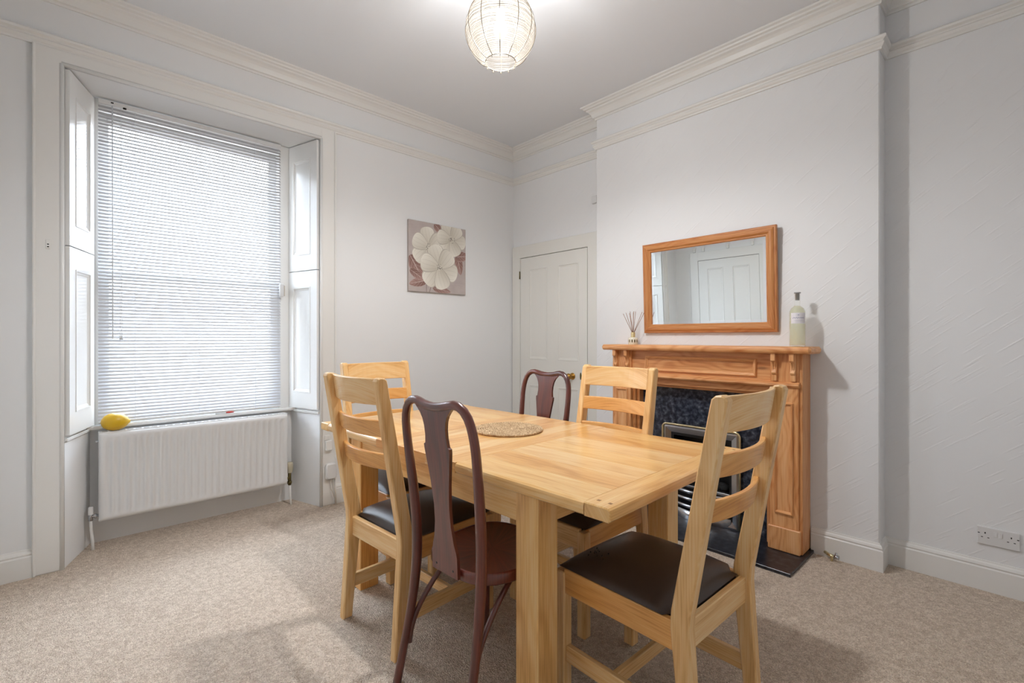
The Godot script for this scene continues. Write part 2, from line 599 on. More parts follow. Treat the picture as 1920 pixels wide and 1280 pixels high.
# ---------------------------------------------------------------- ready
func _ready() -> void:
	rng.seed = 77
	# camera
	var cam := Camera3D.new()
	cam.name = "camera"
	add_child(cam)
	cam.position = Vector3(0, 1.23, 0)
	cam.rotation_degrees = Vector3(0, -43.088, 0)
	cam.projection = Camera3D.PROJECTION_FRUSTUM
	cam.near = 0.05
	cam.far = 60.0
	cam.size = 2.0 * 0.05 * 640.0 / 890.0
	cam.frustum_offset = Vector2(0, -8.0 / 890.0 * 0.05)
	cam.current = true
	# sky, exposure
	var env := Environment.new()
	var sky := Sky.new()
	var sm := ProceduralSkyMaterial.new()
	sm.sky_top_color = Color(0.87, 0.935, 1.0)   # overcast: about three times brighter overhead than at the horizon
	sm.sky_horizon_color = Color(0.565, 0.59, 0.62)
	sm.sky_curve = 1.0
	sm.ground_bottom_color = Color(0.44, 0.44, 0.44)
	sm.ground_horizon_color = Color(0.46, 0.46, 0.46)
	sm.sky_energy_multiplier = 3.6
	sm.ground_energy_multiplier = 3.6
	sky.sky_material = sm
	env.background_mode = Environment.BG_SKY
	env.sky = sky
	env.tonemap_mode = Environment.TONE_MAPPER_LINEAR
	env.tonemap_exposure = 1.68
	env.sdfgi_enabled = true
	env.ssao_enabled = true
	env.ssil_enabled = true
	var we := WorldEnvironment.new()
	we.name = "world_environment"
	we.environment = env
	add_child(we)
	make_materials()
	build_shell()
	build_window()
	build_doors()
	build_fireplace()
	build_table()
	build_chairs()
	build_mahogany()
	build_wall_things()
	build_lamp()
	build_small_things()

# ---------------------------------------------------------------- the room
func build_shell() -> void:
	var m := mb()
	m.box(W(WEST - 0.2, -0.12, SOUTH - 0.2), W(ALC + 0.2, 0.0, 3.95))
	tag(obj("floor", m, M.carpet), "beige short pile carpet covering the whole floor", "floor", "", "structure")
	m = mb()
	m.box(W(WEST - 0.2, CEIL, SOUTH - 0.2), W(ALC + 0.2, CEIL + 0.12, 3.95))
	tag(obj("ceiling", m, M.ceil), "plain white ceiling with a pendant lamp", "ceiling", "", "structure")
	# north wall with its splayed window recess
	m = mb()
	m.xf = Transform3D(Basis(Vector3.RIGHT, Vector3.FORWARD, Vector3.UP), Vector3.ZERO)   # polygon (x, n), pushed up
	m.extrude(PackedVector2Array([Vector2(WEST - 0.12, WIN), Vector2(-0.015, WIN), Vector2(0.095, 3.785), Vector2(0.095, 3.93), Vector2(WEST - 0.12, 3.93)]), 0.0, CEIL)
	m.extrude(PackedVector2Array([Vector2(1.334, WIN), Vector2(ALC + 0.15, WIN), Vector2(ALC + 0.15, 3.93), Vector2(1.241, 3.93), Vector2(1.241, 3.785)]), 0.0, CEIL)
	m.extrude(PackedVector2Array([Vector2(-0.015, WIN), Vector2(1.334, WIN), Vector2(1.241, 3.785), Vector2(1.241, 3.93), Vector2(0.095, 3.93), Vector2(0.095, 3.785)]), 2.665, CEIL)
	m.extrude(PackedVector2Array([Vector2(0.09, 3.785), Vector2(1.246, 3.785), Vector2(1.246, 3.93), Vector2(0.09, 3.93)]), 0.0, 0.68)
	tag(obj("wall_north", m, M.wall), "white window wall with a deep splayed window recess", "wall", "", "structure")
	m = mb()
	m.box(W(ALC, 0, SOUTH - 0.12), W(ALC + 0.15, CEIL, 3.5))
	m.xf = Transform3D(Basis(Vector3.RIGHT, Vector3.FORWARD, Vector3.UP), Vector3.ZERO)
	m.extrude(PackedVector2Array([Vector2(BREAST, 0.508), Vector2(BREAST + 0.005, 0.503), Vector2(ALC + 0.01, 0.503), Vector2(ALC + 0.01, 1.21), Vector2(BREAST, 1.21)]), 0.0, 0.60)
	m.extrude(PackedVector2Array([Vector2(BREAST, 2.332), Vector2(BREAST + 0.005, 2.337), Vector2(ALC + 0.01, 2.337), Vector2(ALC + 0.01, 1.69), Vector2(BREAST, 1.69)]), 0.0, 0.60)
	m.extrude(PackedVector2Array([Vector2(BREAST, 0.508), Vector2(BREAST + 0.005, 0.503), Vector2(ALC + 0.01, 0.503), Vector2(ALC + 0.01, 2.337), Vector2(BREAST + 0.005, 2.337), Vector2(BREAST, 2.332)]), 0.60, CEIL)
	tag(obj("wall_east", m, M.paper), "white embossed papered wall with a projecting chimney breast", "wall", "", "structure")
	m = mb()
	m.box(W(WEST - 0.12, 0, SOUTH - 0.12), W(WEST, CEIL, 3.5))
	tag(obj("wall_west", m, M.wall), "plain white wall seen only in the mirror", "wall", "", "structure")
	m = mb()
	m.box(W(WEST - 0.12, 0, SOUTH - 0.12), W(ALC + 0.15, CEIL, SOUTH))
	tag(obj("wall_south", m, M.wall), "plain white wall behind the viewer", "wall", "", "structure")
	# cornice and picture rail all round (clockwise on plan, room on the right hand)
	var loop := [Vector2(WEST, WIN), Vector2(ALC, WIN), Vector2(ALC, 2.337), Vector2(BREAST, 2.337), Vector2(BREAST, 0.503), Vector2(ALC, 0.503), Vector2(ALC, SOUTH), Vector2(WEST, SOUTH)]
	m = mb()
	run_moulding(m, loop, [Vector2(0, CEIL - 0.104), Vector2(0.008, CEIL - 0.104), Vector2(0.010, CEIL - 0.092), Vector2(0.022, CEIL - 0.088), Vector2(0.026, CEIL - 0.076), Vector2(0.032, CEIL - 0.060), Vector2(0.044, CEIL - 0.046), Vector2(0.058, CEIL - 0.038), Vector2(0.060, CEIL - 0.028), Vector2(0.074, CEIL - 0.024), Vector2(0.078, CEIL - 0.015), Vector2(0.092, CEIL - 0.010), Vector2(0.094, CEIL - 0.002), Vector2(0.094, CEIL + 0.01)], true)
	tag(obj("trim_1", m, M.cream), "moulded white cornice running round the top of the walls", "cornice", "", "structure")
	m = mb()
	run_moulding(m, loop, [Vector2(-0.005, 2.742), Vector2(0.010, 2.742), Vector2(0.012, 2.752), Vector2(0.018, 2.758), Vector2(0.024, 2.770), Vector2(0.018, 2.778), Vector2(0.020, 2.784), Vector2(0.031, 2.792), Vector2(0.033, 2.803), Vector2(0.026, 2.810), Vector2(-0.005, 2.810)], true)
	tag(obj("trim_2", m, M.cream), "white picture rail below the frieze on all walls", "picture rail", "", "structure")
	# skirting boards
	var sk := [Vector2(-0.004, 0.0), Vector2(0.018, 0.0), Vector2(0.018, 0.108), Vector2(0.013, 0.114), Vector2(0.016, 0.122), Vector2(0.012, 0.132), Vector2(0.006, 0.138), Vector2(0.004, 0.145), Vector2(-0.004, 0.145)]
	m = mb()
	run_moulding(m, [Vector2(WEST, WIN), Vector2(-0.13, WIN)], sk)
	run_moulding(m, [Vector2(1.444, WIN), Vector2(ALC, WIN)], sk)
	tag(obj("baseboard_north", m, M.cream), "cream skirting board along the window wall", "skirting board", "", "structure")
	m = mb()
	run_moulding(m, [Vector2(BREAST, 2.43), Vector2(BREAST, 2.337), Vector2(BREAST, 2.085)].slice(1), sk)
	run_moulding(m, [Vector2(BREAST, 0.815), Vector2(BREAST, 0.503), Vector2(ALC, 0.503), Vector2(ALC, SOUTH)], sk)
	tag(obj("baseboard_east", m, M.cream), "cream skirting board stepping round the chimney breast", "skirting board", "", "structure")
	m = mb()
	run_moulding(m, [Vector2(ALC, SOUTH), Vector2(WEST, SOUTH)], sk)
	tag(obj("baseboard_south", m, M.cream), "cream skirting board on the wall behind the viewer", "skirting board", "", "structure")
	m = mb()
	run_moulding(m, [Vector2(WEST, SOUTH), Vector2(WEST, 2.19)], sk)
	run_moulding(m, [Vector2(WEST, 3.23), Vector2(WEST, WIN)], sk)
	tag(obj("baseboard_west", m, M.cream), "cream skirting board on the wall opposite the fireplace", "skirting board", "", "structure")
	# window casing: two uprights to the floor and a head
	m = mb()
	for s in [[-0.131, -0.022], [1.341, 1.444]]:
		m.box(W(s[0], 0, WIN + 0.004), W(s[1], 2.745, WIN - 0.016), 0.004)
	m.box(W(-0.135, 0, WIN + 0.004), W(-0.122, 2.745, WIN - 0.026), 0.004)
	m.box(W(1.436, 0, WIN + 0.004), W(1.449, 2.745, WIN - 0.026), 0.004)
	m.box(W(-0.03, 2.685, WIN + 0.004), W(1.35, 2.745, WIN - 0.0155), 0.003)
	tag(obj("trim_3", m, M.cream), "wide cream casing round the window recess", "window casing", "", "structure")
	m = mb()
	for x in [-0.024, 1.343]:
		m.smooth(true)
		m.tube([W(x, 0, WIN - 0.010), W(x, 2.675, WIN - 0.010)], 0.011, 10)
	m.tube([W(-0.024, 2.675, WIN - 0.010), W(1.343, 2.675, WIN - 0.010)], 0.011, 10)
	tag(obj("trim_4", m, M.gloss), "rounded bead on the inner edge of the window casing", "bead", "", "structure")

func panel_of(root: Node3D, o: Vector3, r: Vector3, u: Vector3, w: float, h: float, mat: Material, sunk := 0.010, wide := 0.022) -> void:
	# a sunk panel with a moulded rim, on the face at o with axes r and u
	var m := mb(root)
	frame_sides(m, o, r, u, w, h, [Vector2(0, -0.001), Vector2(0.001, 0.003), Vector2(wide * 0.35, 0.003), Vector2(wide * 0.45, -sunk * 0.45), Vector2(wide * 0.75, -sunk * 0.55), Vector2(wide, -sunk)])
	obj("panel_moulding", m, mat, root)
	m = mb(root)
	var n := r.cross(u)
	var a := o - n * sunk
	var hw := w / 2 - wide
	var hh := h / 2 - wide
	m.quad(a - r * hw - u * hh, a + r * hw - u * hh, a + r * hw + u * hh, a - r * hw + u * hh, Vector2(), Vector2(1, 0), Vector2(1, 1), Vector2(0, 1))
	obj("panel", m, mat, root)

# a board with rectangular holes for its panels: stiles and rails as boxes in the (r, u) plane, thickness t behind the face
func stiles(m: MB, o: Vector3, r: Vector3, u: Vector3, us: Array, vs: Array, holes: Array, t: float) -> void:
	var n := r.cross(u)
	m.xf = Transform3D(Basis(r, u, n), o)
	for i in us.size() - 1:
		for j in vs.size() - 1:
			var c := Vector2((us[i] + us[i + 1]) / 2, (vs[j] + vs[j + 1]) / 2)
			var open := false
			for q in holes:
				if (q as Rect2).has_point(c): open = true
			m.box(Vector3(us[i], vs[j], -t), Vector3(us[i + 1], vs[j + 1], -t * 0.55 if open else 0.0))
	m.xf = Transform3D()

func build_window() -> void:
	# sash window
	var win := thing("window_1", "tall white sash window behind the closed blind", "window", W(0.668, 0.68, 3.85), 0, "", "structure")
	var m := mb(win)
	m.box(W(0.095, 0.68, 3.78), W(0.135, 2.665, 3.93), 0.003)
	m.box(W(1.152, 0.68, 3.78), W(1.241, 2.665, 3.93), 0.003)
	m.box(W(0.12, 2.60, 3.79), W(1.20, 2.665, 3.93), 0.003)
	m.box(W(0.12, 0.68, 3.80), W(1.20, 0.74, 3.93), 0.003)
	obj("frame", m, M.gloss, win)
	for s in [[0.74, 1.635, 3.815, 3.850], [1.585, 2.60, 3.860, 3.895]]:
		m = mb(win)
		m.box(W(0.13, s[0], s[2]), W(0.185, s[1], s[3]), 0.004)
		m.box(W(1.10, s[0], s[2]), W(1.155, s[1], s[3]), 0.004)
		m.box(W(0.17, s[0], s[2]), W(1.11, s[0] + 0.05, s[3]), 0.004)
		m.box(W(0.17, s[1] - 0.05, s[2]), W(1.11, s[1], s[3]), 0.004)
		var sash := obj("sash", m, M.gloss, win)
		m = mb(win)
		m.box(W(0.18, s[0] + 0.045, s[2] + 0.015), W(1.105, s[1] - 0.045, s[2] + 0.019))
		obj("pane", m, M.glass, sash)
	m = mb()
	m.box(W(0.075, 0.680, 3.735), W(1.262, 0.703, 3.815), 0.006)
	tag(obj("window_sill", m, M.gloss), "narrow white sill board under the blind above the radiator", "window sill", "", "structure")
	# four shutter leaves folded against the splays
	var names := {"l0": "lower shutter leaf left of the blind, above the lemon", "l1": "upper shutter leaf left of the blind, with slat reflections", "r0": "lower shutter leaf right of the blind, nearer the plug", "r1": "upper shutter leaf right of the blind"}
	for side in 2:
		var a := Vector2(-0.015, WIN) if side == 0 else Vector2(1.334, WIN)
		var b := Vector2(0.095, 3.785) if side == 0 else Vector2(1.241, 3.785)
		var len := a.distance_to(b)
		var d := (b - a) / len
		var r := Vector3(d.x, 0, -d.y) if side == 0 else Vector3(-d.x, 0, d.y)
		var nrm := r.cross(Vector3.UP)
		for k in 2:
			var y0 := 0.705 if k == 0 else 1.722
			var y1 := 1.716 if k == 0 else 2.658
			var mid2 := a + d * (len / 2)
			var face_o := W(mid2.x, 0, mid2.y) + nrm * 0.022
			var key := ("l" if side == 0 else "r") + str(k)
			var sh := thing("window_shutter", "white panelled " + names[key], "shutter", W(mid2.x, y0, mid2.y), 0, "folding shutters in the window recess")
			m = mb(sh)
			var h := y1 - y0
			var p0 := 0.075 - len / 2
			var p1 := 0.275 - len / 2
			if side == 1:
				var q := p0
				p0 = -p1
				p1 = -q
			var e0 := -len / 2 + 0.002
			var e1 := len / 2 - 0.002
			stiles(m, face_o + Vector3(0, y0, 0), r, Vector3.UP, [e0, p0, p1, e1], [0.0, 0.115, h - 0.115, h], [Rect2(p0, 0.115, p1 - p0, h - 0.23)], 0.02)
			obj("frame", m, M.gloss, sh)
			panel_of(sh, face_o + r * ((p0 + p1) / 2) + Vector3(0, y0 + h / 2, 0), r, Vector3.UP, p1 - p0, h - 0.23, M.gloss, 0.008, 0.026)
			if k == 0:
				m = mb(sh)
				m.xf = Transform3D(Basis(r, Vector3.UP, nrm), face_o)
				m.box(Vector3(e0, 0.672, -0.022), Vector3(e1, 0.690, -0.010), 0.003)
				obj("ledge", m, M.gloss, sh)
	# the blind
	var bl := thing("venetian_blind", "closed white metal venetian blind filling the window", "blind", W(0.642, 0.712, 3.755))
	m = mb(bl)
	m.box(W(0.131, 2.628, 3.742), W(1.154, 2.654, 3.768), 0.002)
	obj("head_rail", m, M.white, bl)
	m = mb(bl)
	m.box(W(0.131, 0.712, 3.745), W(1.153, 0.726, 3.768), 0.003)
	obj("bottom_rail", m, M.white, bl)
	var rows := []
	m = MB.new()
	m.smooth(true)
	for e in [-0.511, 0.511]:
		var row := []
		for i in 6:
			var f := i / 5.0 - 0.5
			row.append(Vector3(e, 0.0022 * (1.0 - 4.0 * f * f), f * 0.025))
		rows.append(row)
	m.grid(rows, false, false, false)
	var slat := m.done()
	var ns := 92
	for i in ns:
		var o := MeshInstance3D.new()
		o.mesh = slat
		o.material_override = M.slat
		o.cast_shadow = GeometryInstance3D.SHADOW_CASTING_SETTING_DOUBLE_SIDED
		o.name = "slat"
		bl.add_child(o, true)
		o.position = W(0.642, lerpf(0.738, 2.612, i / float(ns - 1)), 3.755) - bl.position
		o.rotation_degrees = Vector3(49.0 + rng.randf_range(-1.2, 1.2), 0, 0)
	for x in [0.305, 0.642, 0.985]:
		m = mb(bl)
		for dn in [-0.0085, 0.0085]:
			m.tube([W(x, 0.72, 3.755 + dn), W(x, 2.64, 3.755 + dn)], 0.0009, 5)
		obj("ladder_cord", m, M.cord, bl)
	m = mb(bl)
	m.smooth(true)
	m.tube([W(0.195, 2.625, 3.735), W(0.197, 1.22, 3.733)], 0.0035, 8)
	obj("wand", m, M.cord, bl)
	m = mb(bl)
	m.smooth(true)
	for x in [0.232, 0.240]:
		m.tube([W(0.236, 2.625, 3.736), W(x, 1.24, 3.734)], 0.001, 5)
		m.xf = Transform3D(Basis(), W(x, 1.215, 3.734))
		m.lathe([Vector2(0.0005, 0.03), Vector2(0.003, 0.028), Vector2(0.006, 0.0), Vector2(0.0005, -0.001)], 10)
		m.xf = Transform3D()
	obj("pull_cord", m, M.cord, bl)
	m = mb(bl)
	m.box(W(0.245, 2.622, 3.740), W(0.262, 2.634, 3.745), 0.002)
	m.box(W(0.188, 2.640, 3.740), W(0.202, 2.648, 3.745), 0.002)
	obj("cord_lock", m, M.gap, bl)
	# small white box fixed to the window frame beside the blind
	var sb := thing("sash_alarm_contact", "small white plastic box fixed beside the right edge of blind", "sensor", W(1.16, 1.53, 3.73))
	m = mb(sb)
	m.box(W(1.139, 1.527, 3.712), W(1.166, 1.625, 3.742), 0.005)
	obj("housing", m, M.plastic, sb)
	m = mb(sb)
	m.box(W(1.166, 1.535, 3.718), W(1.176, 1.612, 3.78), 0.003)
	obj("bracket", m, M.cable, sb)
	build_radiator()

func build_radiator() -> void:
	var rad := thing("radiator", "white ribbed panel radiator below the window sill", "radiator", W(0.652, 0.155, 3.69))
	var x0 := 0.130
	var x1 := 1.174
	var y0 := 0.156
	var y1 := 0.668
	var m := mb(rad)
	# front panel: rolled rim and vertical flutes
	var ribs := 26
	var prof := []
	var pitch := (x1 - x0 - 0.05) / ribs
	prof.append(Vector2(x0, 0.014))
	prof.append(Vector2(x0 + 0.004, 0.004))
	prof.append(Vector2(x0 + 0.02, 0.0))
	for i in ribs:
		var s := x0 + 0.025 + i * pitch
		for q in [[0.10, 0.0], [0.26, 0.009], [0.42, 0.012], [0.58, 0.012], [0.74, 0.009], [0.90, 0.0]]:
			prof.append(Vector2(s + pitch * q[0], q[1]))
	prof.append(Vector2(x1 - 0.02, 0.0))
	prof.append(Vector2(x1 - 0.004, 0.004))
	prof.append(Vector2(x1, 0.014))
	var rows := []
	for lev in [[y0, 0.0, 0.016], [y0 + 0.004, 0.0, 0.005], [y0 + 0.018, 0.0, 0.0], [y0 + 0.030, 0.0, 0.0], [y0 + 0.055, 1.0, 0.0], [y1 - 0.055, 1.0, 0.0], [y1 - 0.030, 0.0, 0.0], [y1 - 0.018, 0.0, 0.0], [y1 - 0.004, 0.0, 0.005], [y1, 0.0, 0.016]]:
		var row := []
		for p in prof:
			var edge: bool = p.x < x0 + 0.022 or p.x > x1 - 0.022
			row.append(W(p.x, lev[0], 3.648 + lev[2] + (p.y if edge else p.y * lev[1])))
		rows.append(row)
	m.smooth(true)
	m.grid(rows, false, false, false)
	obj("front_panel", m, M.white, rad)
	m = mb(rad)
	m.box(W(x0 + 0.004, y0 + 0.01, 3.662), W(x1 - 0.004, y1 - 0.008, 3.672))
	m.box(W(x0 + 0.02, y0 + 0.03, 3.70), W(x1 - 0.02, y1 - 0.03, 3.712), 0.003)
	obj("back_panel", m, M.white, rad)
	# top grille with slots, side panels
	m = mb(rad)
	m.box(W(x0, y1 - 0.006, 3.664), W(x1, y1 + 0.006, 3.672), 0.002)
	m.box(W(x0, y1 - 0.006, 3.712), W(x1, y1 + 0.006, 3.722), 0.002)
	for i in 27:
		var x := lerpf(x0 + 0.004, x1 - 0.016, i / 26.0)
		m.box(W(x, y1 - 0.003, 3.668), W(x + 0.012, y1 + 0.003, 3.716))
	obj("top_grille", m, M.white, rad)
	m = mb(rad)
	for x in [x0, x1 - 0.006]:
		m.box(W(x, y0 + 0.02, 3.662), W(x + 0.006, y1 + 0.004, 3.722), 0.001)
	obj("side_panel", m, M.white, rad)
	m = mb(rad)
	m.box(W(0.32, 0.30, 3.708), W(0.36, 0.62, 3.79))
	m.box(W(0.94, 0.30, 3.708), W(0.98, 0.62, 3.79))
	obj("bracket", m, M.white, rad)
	m = mb(rad)
	m.smooth(true)
	m.tube([W(x0 + 0.01, 0.62, 3.68), W(x0 - 0.012, 0.62, 3.68)], 0.007, 8)
	obj("bleed_valve", m, M.steel, rad)
	# valves and pipes
	var lv := thing("lockshield_valve", "white pipe and small chrome valve left of the radiator", "valve", W(0.098, 0.0, 3.685))
	m = mb(lv)
	m.smooth(true)
	m.tube([W(0.106, 0.0, 3.66), W(0.104, 0.05, 3.67), W(0.098, 0.11, 3.685), W(0.096, 0.17, 3.685)], 0.0075, 10)
	obj("pipe", m, M.cream, lv)
	m = mb(lv)
	m.smooth(true)
	m.tube([W(0.096, 0.165, 3.685), W(0.096, 0.205, 3.685)], 0.011, 10)
	m.tube([W(0.096, 0.188, 3.685), W(0.134, 0.188, 3.685)], 0.009, 10)
	m.tube([W(0.112, 0.188, 3.685), W(0.124, 0.188, 3.685)], 0.014, 6)
	obj("valve_body", m, M.chrome, lv)
	m = mb(lv)
	m.smooth(true)
	m.xf = Transform3D(Basis(), W(0.096, 0.2, 3.685))
	m.lathe([Vector2(0.012, 0.0), Vector2(0.012, 0.038), Vector2(0.010, 0.043), Vector2(0.0005, 0.044)], 14)
	obj("cap", m, M.white, lv)
	var tv := thing("thermostatic_valve", "cream thermostatic radiator valve on a white pipe", "valve", W(1.196, 0.0, 3.685))
	m = mb(tv)
	m.smooth(true)
	m.tube([W(1.200, 0.0, 3.665), W(1.198, 0.06, 3.68), W(1.196, 0.15, 3.685)], 0.0075, 10)
	obj("pipe", m, M.cream, tv)
	m = mb(tv)
	m.smooth(true)
	m.tube([W(1.196, 0.14, 3.685), W(1.196, 0.235, 3.685)], 0.012, 10)
	m.tube([W(1.196, 0.19, 3.685), W(1.168, 0.19, 3.685)], 0.010, 10)
	m.tube([W(1.196, 0.15, 3.685), W(1.196, 0.168, 3.685)], 0.017, 6)
	obj("valve_body", m, M.old_brass, tv)
	m = mb(tv)
	m.smooth(true)
	m.xf = Transform3D(Basis(), W(1.196, 0.228, 3.685))
	m.lathe([Vector2(0.0005, 0.0), Vector2(0.017, 0.002), Vector2(0.021, 0.010), Vector2(0.022, 0.028), Vector2(0.0235, 0.030), Vector2(0.0235, 0.068), Vector2(0.020, 0.078), Vector2(0.0005, 0.080)], 20)
	obj("thermostat_head", m, M.trv, tv)

func build_doors() -> void:
	# alcove cupboard door; right-handed axes: r runs south (towards smaller n), normal points into the room
	var r := Vector3(0, 0, 1)
	var u := Vector3.UP
	var d := thing("door_1", "cream four panel door with brass knob in the alcove", "door", W(ALC - 0.02, 0, 2.94), 0, "", "structure")
	var n0 := 3.352
	var n1 := 2.526
	var m := mb(d)
	m.box(W(ALC + 0.004, 0, n0 + 0.112), W(ALC - 0.022, 2.12, n0 + 0.003), 0.003)
	m.box(W(ALC + 0.004, 0, n1 - 0.003), W(ALC - 0.022, 2.12, n1 - 0.105), 0.003)
	m.box(W(ALC + 0.003, 2.004, n0 + 0.110), W(ALC - 0.0212, 2.122, n1 - 0.103), 0.003)
	obj("door_frame", m, M.door, d)
	m = mb(d)
	m.box(W(ALC + 0.003, 0, n0 + 0.004), W(ALC - 0.004, 2.006, n1 - 0.004))
	obj("door_gap", m, M.gap, d)
	m = mb(d)
	var c := W(ALC - 0.018, 0, (n0 + n1) / 2)
	var hw := (n0 - n1) / 2 - 0.003
	var a0 := -0.288
	var a1 := -0.058
	var b0 := 0.075
	var b1 := 0.315
	var holes := [Rect2(a0, 1.02, a1 - a0, 0.865), Rect2(b0, 1.02, b1 - b0, 0.865), Rect2(a0, 0.20, a1 - a0, 0.575), Rect2(b0, 0.20, b1 - b0, 0.575)]
	stiles(m, c, r, u, [-hw, a0, a1, b0, b1, hw], [0.006, 0.20, 0.775, 1.02, 1.885, 1.999], holes, 0.012)
	var leaf := obj("door_leaf", m, M.door, d)
	for q in holes:
		panel_of(d, c + r * (q.position.x + q.size.x / 2) + u * (q.position.y + q.size.y / 2), r, u, q.size.x, q.size.y, M.door, 0.005, 0.024)
	m = mb(d)
	m.smooth(true)
	m.xf = Transform3D(Basis(Vector3(0, 0, 1), Vector3(-1, 0, 0), Vector3(0, -1, 0)), W(ALC - 0.018, 0.886, 2.69))
	m.lathe([Vector2(0.03, -0.002), Vector2(0.03, 0.004), Vector2(0.022, 0.008), Vector2(0.010, 0.012), Vector2(0.010, 0.034), Vector2(0.020, 0.040), Vector2(0.028, 0.052), Vector2(0.027, 0.064), Vector2(0.016, 0.074), Vector2(0.0005, 0.076)], 24)
	obj("door_knob", m, M.brass, d)
	m = mb(d)
	m.xf = Transform3D(Basis(Vector3(0, 0, 1), Vector3.UP, Vector3(-1, 0, 0)), W(ALC - 0.018, 0.892, 2.598))
	var esc := PackedVector2Array()
	for i in 14:
		var t := TAU * i / 14
		esc.append(Vector2(0.009 * cos(t), 0.032 * sin(t)))
	m.extrude(esc, -0.001, 0.003)
	obj("keyhole_cover", m, M.old_brass, d)
	for y in [0.28, 1.80]:
		m = mb(d)
		m.smooth(true)
		m.tube([W(ALC - 0.024, y, n0 + 0.002), W(ALC - 0.024, y + 0.075, n0 + 0.002)], 0.006, 8)
		obj("hinge", m, M.old_brass, d)
	# the door across the room, seen in the mirror
	r = Vector3(0, 0, -1)
	var e := thing("door_2", "white four panel door reflected in the mirror", "door", W(WEST + 0.02, 0, 2.71), 0, "", "structure")
	m = mb(e)
	m.box(W(WEST - 0.004, 0, 3.235), W(WEST + 0.026, 2.15, 3.118), 0.004)
	m.box(W(WEST - 0.004, 0, 2.302), W(WEST + 0.026, 2.15, 2.185), 0.004)
	m.box(W(WEST - 0.003, 2.033, 3.232), W(WEST + 0.0252, 2.153, 2.188), 0.003)
	obj("door_frame", m, M.gloss, e)
	m = mb(e)
	m.box(W(WEST - 0.003, 0, 3.12), W(WEST + 0.004, 2.036, 2.30))
	obj("door_gap", m, M.gap, e)
	m = mb(e)
	c = W(WEST + 0.020, 0, 2.71)
	holes = [Rect2(-0.285, 1.05, 0.225, 0.865), Rect2(0.06, 1.05, 0.225, 0.865), Rect2(-0.285, 0.22, 0.225, 0.60), Rect2(0.06, 0.22, 0.225, 0.60)]
	stiles(m, c, r, u, [-0.404, -0.285, -0.06, 0.06, 0.285, 0.404], [0.006, 0.22, 0.82, 1.05, 1.915, 2.028], holes, 0.014)
	obj("door_leaf", m, M.gloss, e)
	for q in holes:
		panel_of(e, c + r * (q.position.x + q.size.x / 2) + u * (q.position.y + q.size.y / 2), r, u, q.size.x, q.size.y, M.gloss, 0.008, 0.030)
	m = mb(e)
	m.smooth(true)
	m.xf = Transform3D(Basis(Vector3(0, 0, 1), Vector3(1, 0, 0), Vector3(0, 1, 0)), W(WEST + 0.02, 0.95, 2.36))
	m.lathe([Vector2(0.03, -0.002), Vector2(0.03, 0.004), Vector2(0.010, 0.012), Vector2(0.010, 0.034), Vector2(0.028, 0.052), Vector2(0.016, 0.074), Vector2(0.0005, 0.076)], 20)
	obj("door_knob", m, M.brass, e)
	# boarding over that door
	var f := thing("trim_5", "white boarding with upright battens above the reflected door", "panelling", W(WEST, 2.16, 2.71), 0, "", "structure")
	for x in [3.19, 3.06, 2.72, 2.40, 2.23]:
		m = mb(f)
		m.box(W(WEST - 0.003, 2.155, x), W(WEST + 0.022, 2.742, x - 0.035), 0.004)
		obj("batten", m, M.gloss, f)

